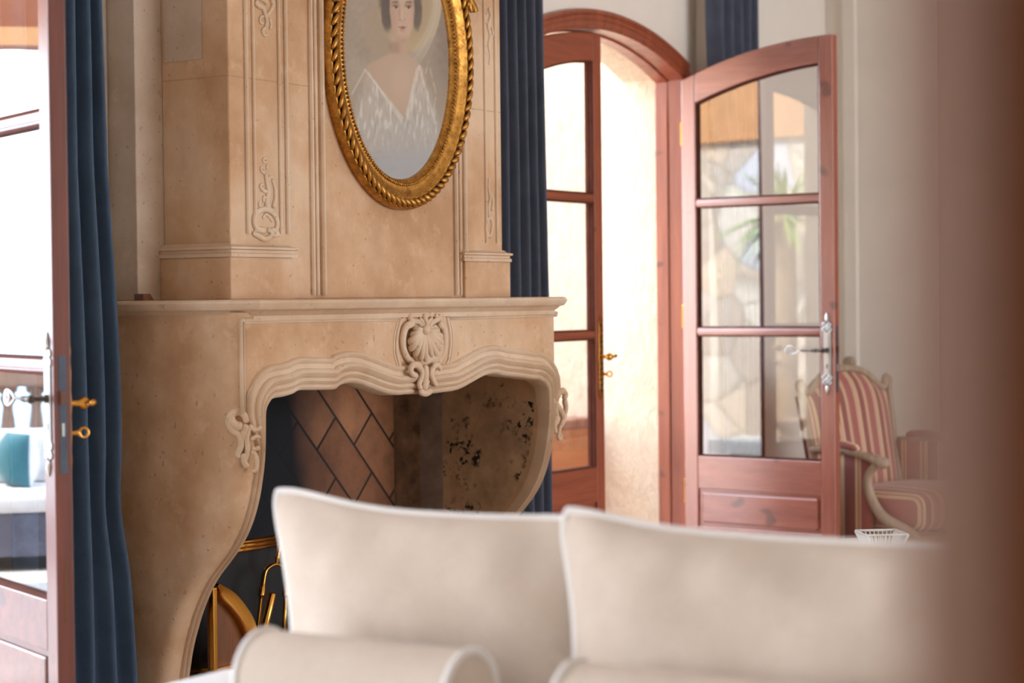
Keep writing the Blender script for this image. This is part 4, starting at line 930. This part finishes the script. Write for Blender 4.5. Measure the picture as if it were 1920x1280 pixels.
def arm(sg):
    P = smooth_pts([CM(sg * .39, bk(.5), .515), CM(sg * .41, .12, .525), CM(sg * .42, .26, .505), CM(sg * .41, AL, .475)], 5); mb = MB(); mb.tube(P, [.018] * (len(P) - 3) + [.022, .030, .026], 8)
    mb.ball(CM(sg * .41, AL + .01, .47), (.034, .034, .028)); mb.ball(CM(sg * .40, AL + .02, .468), (.018, .018, .016))
    P = smooth_pts([CM(sg * .41, AL - .03, .46), CM(sg * .405, AL - .075, .40), CM(sg * .40, AL - .07, .32), CM(sg * .40, AL + .0, .22), CM(sg * .39, AL + .14, .15), CM(sg * .39, AL + .2, .10)], 5); mb.tube(P, [.020 + .010 * i / len(P) for i in range(len(P))], 8)
    mb.build('arm', M['grey_oak'], ch, smooth=True)
    p = MB(); P = smooth_pts([CM(sg * .40, .03, .545), CM(sg * .415, .14, .552), CM(sg * .417, .25, .530)], 5); p.tube(P, [.016] + [.028] * (len(P) - 2) + [.014], 10, flat=(np.array([0, 0, 1.0]), .7)); o = p.build('arm_pad', M['stripe'], ch, smooth=True); uvbox(o, lambda a, f_, z: (a * .3 + .01, z))
    sd = MB(); sd.grid([[CM(sg * (.39 + .012 * math.sin(PI * f_ / .36)), f_ - .02, z) for f_ in np.linspace(0, .33, 8)] for z in np.linspace(.06, .515, 6)]); o = sd.build('side_panel', M['stripe'], ch, smooth=True); uvbox(o, lambda a, f_, z: (f_ * .8 + 3.02, z)); m = o.modifiers.new('s', 'SOLIDIFY'); m.thickness = .02
arm(-1); arm(1)
R_ = rbox(-.37, .37, .04, .56, .145, .325, .06, .02, 12, 12, 5); R_.v = [CM(x, y, z) for x, y, z in R_.v]; o = R_.build('seat_cushion', M['stripe'], ch, smooth=True); uvbox(o, lambda a, f_, z: (a + 5, z))
mb = MB(); P = smooth_pts([CM(-.385, .0, .1), CM(-.40, .3, .1), CM(-.385, .54, .1), CM(-.15, .585, .09), CM(0, .595, .1), CM(.15, .585, .09), CM(.385, .54, .1), CM(.40, .3, .1), CM(.385, 0, .1)], 5)
mb.grid([[p + np.array([0, 0, dz_]) for p in P] for dz_ in (-.03, 0, .035)]); o = mb.build('apron', M['grey_oak'], ch, smooth=True); m = o.modifiers.new('s', 'SOLIDIFY'); m.thickness = .03
for a, f_ in ((-.37, .53), (.37, .53), (-.34, .0), (.34, .0)):
    mb = MB(); P = smooth_pts([CM(a, f_, .11), CM(a * 1.05, f_ + .015, .06), CM(a, f_, .014)], 4); mb.tube(P, [.028 - .012 * i / (len(P) - 1) for i in range(len(P))], 8); mb.build('leg', M['grey_oak'], ch, smooth=True)
# knob on the end wall moulding
kn = MB(); kp = onX(XR - .03, 1598, 678); kn.lathe([(.018, 0), (.018, .02), (.030, .025), (.033, .045), (.030, .065), (.018, .07), (.001, .072)], kp, (-1, 0, 0), 18)
tag(kn.build('curtain_holdback', M['grey_oak'], auto=40), 'round brown knob on the pale wall above the striped armchair', 'holdback')

# ------------------------------------------------------------------ round table with white openwork basket
TZ = 6.1; tp = at(1670, 1026, TZ); tz = tp[2]; tcx, tcy = at(1668, 1026, TZ + .0)[:2]
tb = empty('round_table', (tcx, tcy, 0), 'round pale wood side table behind the sofa cushions', 'table'); TR = .27
mb = MB(); mb.lathe([(.001, tz - .03), (TR - .02, tz - .03), (TR, tz - .02), (TR, tz - .006), (TR - .008, tz), (.001, tz)], (tcx, tcy, 0), (0, 0, 1), 64); mb.build('tabletop', M['tabletop'], tb, auto=40)
mb = MB(); mb.lathe([(.15, .0), (.16, .02), (.05, .06), (.035, .2), (.045, tz * .6), (.03, tz * .8), (.08, tz - .03)], (tcx, tcy, 0), (0, 0, 1), 24); mb.build('pedestal', M['tabletop'], tb, smooth=True)
bq = at(1653, 1026, TZ); bx_, by_ = bq[0], bq[1]
bk_ = empty('white_basket', (bx_, by_, tz), 'small white openwork square basket on the round table', 'basket')
ang = TH - .35
def BM(a, b, z): return (bx_ + math.cos(ang) * b + math.sin(ang) * a * 1.0, by_ + math.sin(ang) * b - math.cos(ang) * a, tz + z)
mb = MB(); hb, ht, hh = .044, .064, .046
mb.box(-hb, hb, -hb, hb, .0005, .004, BM); mb.build('base', M['white'], bk_)
for k in range(4):
    c_, s_ = (1, 0, -1, 0)[k], (0, 1, 0, -1)[k]; sd = MB(); R2_ = lambda a, o_, z: BM(a * c_ - o_ * s_, a * s_ + o_ * c_, z)
    for i in range(10):
        x = -1 + 2 * i / 9; sd.tube([R2_(x * hb, hb, .002), R2_(x * ht * .97, ht, hh)], .0018 if 0 < i < 9 else .006, 6)
    sd.tube([R2_(-ht, ht, hh), R2_(ht, ht, hh)], .0035, 8); sd.build('side', M['white'], bk_, smooth=True)

# ------------------------------------------------------------------ near door frame at the right of the picture
M['jamb'] = m_wood('near_wood', lin((162, 128, 112)), lin((184, 148, 132)), coat=0, rough=.55, spec=.3); M['jambdk'] = m_wood('near_dark_wood', lin((116, 64, 30)), lin((138, 80, 42)), coat=0, rough=.55, spec=.3)
for nm_, u0, u1, z0_, z1_, th_, mt_ in (('trim_1', 1698, 1888, .66, .70, .09, M['jamb']), ('trim_11', 1886, 2260, .70, .72, .07, M['jambdk'])):
    e0 = at(u0, 640, z0_); e1 = at(u1, 640, z1_); dx_ = e1[:2] - e0[:2]; ln = np.linalg.norm(dx_); dx_ /= ln; dn = np.array([math.sin(TH + .25), math.cos(TH + .25)])
    JM = lambda a, b, z: (e0[0] + dx_[0] * a + dn[0] * b, e0[1] + dx_[1] * a + dn[1] * b, z)
    mb = MB(); mb.prism([(0, .005), (.004, 0), (ln - .004, 0), (ln, .005), (ln, th_), (0, th_)], 0, 1, lambda s, t, z: JM(s, z, CEIL * t)); struct(mb.build(nm_, mt_, auto=30))

# ------------------------------------------------------------------ terrace outside
YO = YF + WT
w = MB(); w.box(RJ + .045, RJ + .40, YF + .155, 9.2, -.1, 2.9); struct(w.build('wall_terrace', M['stucco']))
w = MB(); w.box(-12, RJ + .3, YF + .02, 10.9, -.2, -.002); struct(w.build('floor_terrace', M['terrace']))
# wooden chest against the stucco wall
cx0, cx1, cyy0, cyy1 = 8.22, 8.795, 5.12, 6.1
cb = empty('wooden_chest', ((cx0 + cx1) / 2, (cyy0 + cyy1) / 2, 0), 'orange wooden chest outside against stucco wall, seen through the closed glazed leaf', 'chest')
mb = MB(); mb.box(cx0, cx1, cyy0, cyy1, .06, .60); 
for z0, z1 in ((.12, .32), (.36, .56)): mb.box(cx0 + .05, cx1 - .05, cyy0 - .012, cyy0, z0, z1)
mb.build('body', M['chestw'], cb, bevel=.006)
mb = MB(); mb.box(cx0 - .03, cx1 + .0, cyy0 - .03, cyy1, .60, .65); mb.build('lid', M['wood'], cb, bevel=.01)
for x in (cx0 + .04, cx1 - .05):
    for y in (cyy0 + .04, cyy1 - .05): mb = MB(); mb.box(x - .03, x + .03, y - .03, y + .03, 0, .06); mb.build('foot', M['chestw'], cb)
# what the glazed leaves mirror: balustrade, outdoor sofa, arcade, stone wing
def refl(leaf, u, v, ax, c):
    """point on plane ax=c seen by reflection in a leaf"""
    n = np.array([leaf.n[0], leaf.n[1], 0]); p0 = np.array([leaf.h[0], leaf.h[1], 0]); q = onP(p0, n, u, v); d = ray(u, v); r = d - 2 * np.dot(d, n) * n
    return q + r * ((c - q[ax]) / r[ax])
YBal = 9.75
zt_ = refl(L1, 40, 690, 1, YBal)[2]; x_a = refl(L1, 15, 760, 1, YBal)[0]; x_b = refl(L1, 68, 760, 1, YBal)[0]; pit = abs(x_b - x_a)
blu = empty('stone_balustrade', (3.5, YBal, 0), 'cast stone balustrade along the terrace edge reflected in left door glass', 'balustrade')
zr0 = zt_ - .10
mb = MB(); mb.box(-3, RJ, YBal - .11, YBal + .11, zr0, zt_); mb.build('coping', M['balus'], blu, bevel=.015)
mb = MB(); mb.box(-3, RJ, YBal - .10, YBal + .10, 0, .12); mb.build('plinth', M['balus'], blu, bevel=.01)
mb = MB(); hB = zr0 - .12
mb.lathe([(.05, 0), (.05, .04 * hB / .6), (.03, .07), (.055, .2 * hB / .6), (.062, .28 * hB / .6), (.04, .42 * hB / .6), (.028, .5 * hB / .6), (.045, hB - .06), (.03, hB - .045), (.055, hB - .03), (.055, hB)], (x_a, YBal, .12), (0, 0, 1), 16)
b0_ = mb.build('baluster', M['balus'], blu, smooth=True)
for k in range(-14, 26):
    if k == 0: continue
    b = b0_.copy(); COL.objects.link(b); b.parent = blu; b.location.x = b0_.location.x + k * pit
# sea
mb = MB(); mb.box(-400, 400, 60, 3000, -30.2, -30); struct(mb.build('sea', M['sea']))
# outdoor sofa
YSo = 8.05
ps = [refl(L1, 40, v, 1, YSo)[2] for v in (925, 962, 1044)]
xs_ = refl(L1, 40, 960, 1, YSo)[0]; xc_r = refl(L1, 80, 900, 1, YSo)[0]; xc_l = refl(L1, 0, 900, 1, YSo)[0]
sdir = 1 if xc_r > xc_l else -1
os_ = empty('outdoor_sofa', (xs_, YSo + .4, 0), 'grey wicker outdoor sofa with white seat cushion by the stone balustrade', 'outdoor sofa')
zsb, zst = max(.02, ps[2]), ps[0]
zw = ps[1]
mb = MB(); mb.box(xs_ - 1.3, xs_ + 1.3, YSo, YSo + .85, max(.03, zsb), zw); mb.build('base', M['wicker'], os_, bevel=.01)
for x in (xs_ - 1.2, xs_ + 1.2):
    for y in (YSo + .08, YSo + .75): mb = MB(); mb.box(x - .03, x + .03, y - .03, y + .03, -.002, max(.03, zsb)); mb.build('foot', M['wicker'], os_)
rbox(xs_ - 1.28, xs_ + 1.28, YSo - .02, YSo + .72, zw, zst, .035).build('seat_cushion', M['outwhite'], os_, smooth=True)
pbk = refl(L1, 70, 805, 1, YSo + .6)
rbox(pbk[0] - .18, pbk[0] + .9, YSo + .55, YSo + .78, zst, pbk[2], .05).build('back_cushion', M['outwhite'], os_, smooth=True)
rbox(pbk[0] - 1.9, pbk[0] - .75, YSo + .66, YSo + .78, zst, zst + .12, .05).build('back_cushion', M['outwhite'], os_, smooth=True)
# scatter cushion, half white half teal
tcn = refl(L1, 34, 925, 1, YSo + .35); ttp = refl(L1, 40, 812, 1, YSo + .42); tw = abs(refl(L1, 75, 870, 1, YSo + .35)[0] - refl(L1, 0, 870, 1, YSo + .35)[0])
def pil2(name, c, W, Hh, Dp, mf, mbk, ang_, label):
    root = empty(name, c, label, 'cushion'); S = [math.sin(PI / 2 * (i / 14 - 1)) for i in range(29)]
    for side, mt, nm in ((-1, mf, 'front_cover'), (1, mbk, 'back_cover')):
        rows = []
        for t in S:
            row = []
            for s in S:
                th = Dp / 2 * max(0, 1 - s * s) ** .6 * max(0, 1 - t * t) ** .6; a, b, z = W / 2 * s * (1 - .08 * (1 - t * t)), side * th, Hh / 2 * (t + 1) * (1 - .0 * (1 - s * s))
                a2, b2 = a, b; row.append((c[0] + a2 * math.cos(ang_) - b2 * math.sin(ang_), c[1] + a2 * math.sin(ang_) + b2 * math.cos(ang_) + .15 * z, c[2] + z))
            rows.append(row)
        mb = MB(); mb.grid(rows); mb.build(nm, mt, root, smooth=True)
pil2('teal_cushion', (tcn[0], YSo + .38, zst), tw * 1.25, ttp[2] - zst, .22, M['teal'], M['outwhite'], math.radians(-58) * sdir, 'teal scatter cushion with white back on the outdoor sofa')
# arcade: lintel with a flat arch, on piers
YA = 8.9
za = refl(L1, 40, 78, 1, YA)[2]; zl = refl(L1, 40, 52, 1, YA)[2]; xm = refl(L1, 20, 80, 1, YA)[0]
mb = MB(); ss = np.linspace(xm - 2.6, xm + 2.6, 31)
mb.solid(ss, lambda q: za - .05 * ((q - xm) / .5) ** 2 if abs(q - xm) < 1.5 else za - .45, lambda q: 4.4, YA, YA + .35, Mw); mb.box(xm - 2.6, xm - 2.2, YA, YA + .35, 0, za - .4); mb.box(xm + 2.2, xm + 2.6, YA, YA + .35, 0, za - .4)
struct(mb.build('trim_8', M['terra'], bevel=.01))
mb = MB(); mb.box(xm - 2.6, xm + 2.6, YA - .03, YA, za - .02, zl); struct(mb.build('trim_9', M['tan']))  # added lighter band: the lintel's lit underside put into colour
# stone wing of the house, mirrored in the open leaf
XW = 5.3
A = [refl(L3, u, 400, 0, XW) for u in (1318, 1420, 1500)]
y_lo, y_hi = min(p[1] for p in A) - .8, max(p[1] for p in A) + .4
zb1 = refl(L3, 1420, 262, 0, XW)[2]
mb = MB(); mb.box(XW - .5, XW, y_lo, y_hi, 0, zb1); struct(mb.build('wall_stone', M['rubble']))
mb = MB(); mb.box(XW - .5, XW + .05, y_lo, y_hi, zb1, refl(L3, 1380, 150, 0, XW)[2]); struct(mb.build('trim_10', M['tan']))
# pale bench slab and urn
XP = 6.3
pz = refl(L3, 1420, 828, 0, XP); y0_ = refl(L3, 1325, 840, 0, XP)[1]; y1_ = refl(L3, 1505, 840, 0, XP)[1]
bn = empty('stone_bench', (XP - .2, (y0_ + y1_) / 2, 0), 'low white stone bench mirrored in the open door glass', 'bench'); yy0, yy1 = min(y0_, y1_) - .2, max(y0_, y1_)
mb = MB(); mb.box(XP - .45, XP, yy0, yy1, pz[2] - .09, pz[2]); mb.build('seat', M['white'], bn, bevel=.01)
for y in (yy0 + .2, yy1 - .3): mb = MB(); mb.box(XP - .4, XP - .05, y, y + .15, -.002, pz[2] - .09); mb.build('leg', M['balus'], bn)
uz = refl(L3, 1482, 785, 0, XP - .2); ub = pz[2]
mb = MB(); hu = uz[2] - ub; mb.lathe([(.001, 0), (.08, 0), (.085, .02), (.05, .04), (.06, hu * .35), (.10, hu * .65), (.14, hu * .85), (.15, hu), (.13, hu), (.10, hu * .9), (.001, hu * .88)], (XP - .2, uz[1], ub), (0, 0, 1), 20)
tag(mb.build('stone_urn', M['balus'], smooth=True), 'pale stone urn standing on the white bench', 'urn')
# palm
pp_ = refl(L3, 1470, 400, 0, XW + .45); pr0 = empty('palm_tree', (pp_[0], pp_[1], 0), 'small spiky palm in front of the rubble stone wall', 'palm')
mb = MB(); mb.lathe([(.11, 0), (.09, .3), (.075, pp_[2] - .1), (.09, pp_[2])], (pp_[0], pp_[1], 0), (0, 0, 1), 12); mb.build('trunk', M['bark'], pr0, smooth=True)
fr0 = MB(); random.seed(3)
for k in range(90):
    az, el = random.uniform(0, 2 * PI), random.uniform(-.7, 1.35); L_ = random.uniform(.32, .5); dv = np.array([math.cos(az) * math.cos(el), math.sin(az) * math.cos(el), math.sin(el)]); sd_ = np.array([-math.sin(az), math.cos(az), 0]) * .014
    P = [np.array([pp_[0], pp_[1], pp_[2]]) + dv * L_ * t - np.array([0, 0, .22 * t * t * L_]) for t in (0, .35, .7, 1)]
    fr0.grid([[p - sd_ * w_, p + np.array([0, 0, .004]), p + sd_ * w_] for p, w_ in zip(P, (.6, 1, .7, .05))])
fr0.build('fronds', M['leaf'], pr0, smooth=True)

# ------------------------------------------------------------------ light, camera
sc_ = bpy.context.scene
wd = D.worlds.new('sky'); sc_.world = wd; wd.use_nodes = True; nt = wd.node_tree; bg = nt.nodes['Background']
tc = nt.nodes.new('ShaderNodeTexCoord'); sp = nt.nodes.new('ShaderNodeSeparateXYZ'); nt.links.new(tc.outputs['Generated'], sp.inputs[0])
rmp = nt.nodes.new('ShaderNodeValToRGB'); nt.links.new(sp.outputs[2], rmp.inputs[0]); e = rmp.color_ramp.elements
e[0].position = .0; e[0].color = (.86, .92, 1, 1); e[1].position = .7; e[1].color = (.58, .76, 1, 1)
nt.links.new(rmp.outputs[0], bg.inputs[0]); bg.inputs[1].default_value = 6.5
sun = D.lights.new('sun', 'SUN'); sun.energy = 9.0; sun.angle = math.radians(1.0); sun.color = (1, .94, .84); so = D.objects.new('sun', sun); COL.objects.link(so)
sd3 = Vector((-.72, .08, -.69)); so.rotation_euler = sd3.to_track_quat('-Z', 'Y').to_euler()
def portal(loc, rot, sx, sy):
    l = D.lights.new('portal', 'AREA'); l.shape = 'RECTANGLE'; l.size = sx; l.size_y = sy; l.cycles.is_portal = True
    o = D.objects.new('portal', l); COL.objects.link(o); o.location = loc; o.rotation_euler = rot
portal((.3, YF + .2, 1.35), (PI / 2, 0, PI), 2.8, 2.7)
for x, wx in ((7.6, 4.0),): portal((x, -4.0, 1.4), (PI / 2, 0, 0), wx, 2.6)
for x in (LC, RC): portal((x, YF + .2, 1.25), (PI / 2, 0, PI), 1.6, 2.6)
cam = D.cameras.new('camera'); co = D.objects.new('camera', cam); COL.objects.link(co); sc_.camera = co
cam.sensor_width = 36; cam.lens = FPX * 36 / 1920; cam.clip_start = .05; cam.clip_end = 5000
from mathutils import Matrix
co.matrix_world = Matrix(((cR[0], cU[0], -cF[0], CAM[0]), (cR[1], cU[1], -cF[1], CAM[1]), (cR[2], cU[2], -cF[2], CAM[2]), (0, 0, 0, 1)))
cam.dof.use_dof = True; cam.dof.focus_distance = 6.75; cam.dof.aperture_fstop = cam.lens / 1000 / .034
vs = sc_.view_settings; vs.view_transform = 'Standard'; vs.look = 'None'; vs.gamma = 1; vs.use_curve_mapping = False; vs.exposure = 0.56
sc_.cycles.use_denoising = True; sc_.cycles.max_bounces = 8; sc_.cycles.diffuse_bounces = 5; sc_.cycles.transparent_max_bounces = 16; sc_.cycles.sample_clamp_indirect = 6
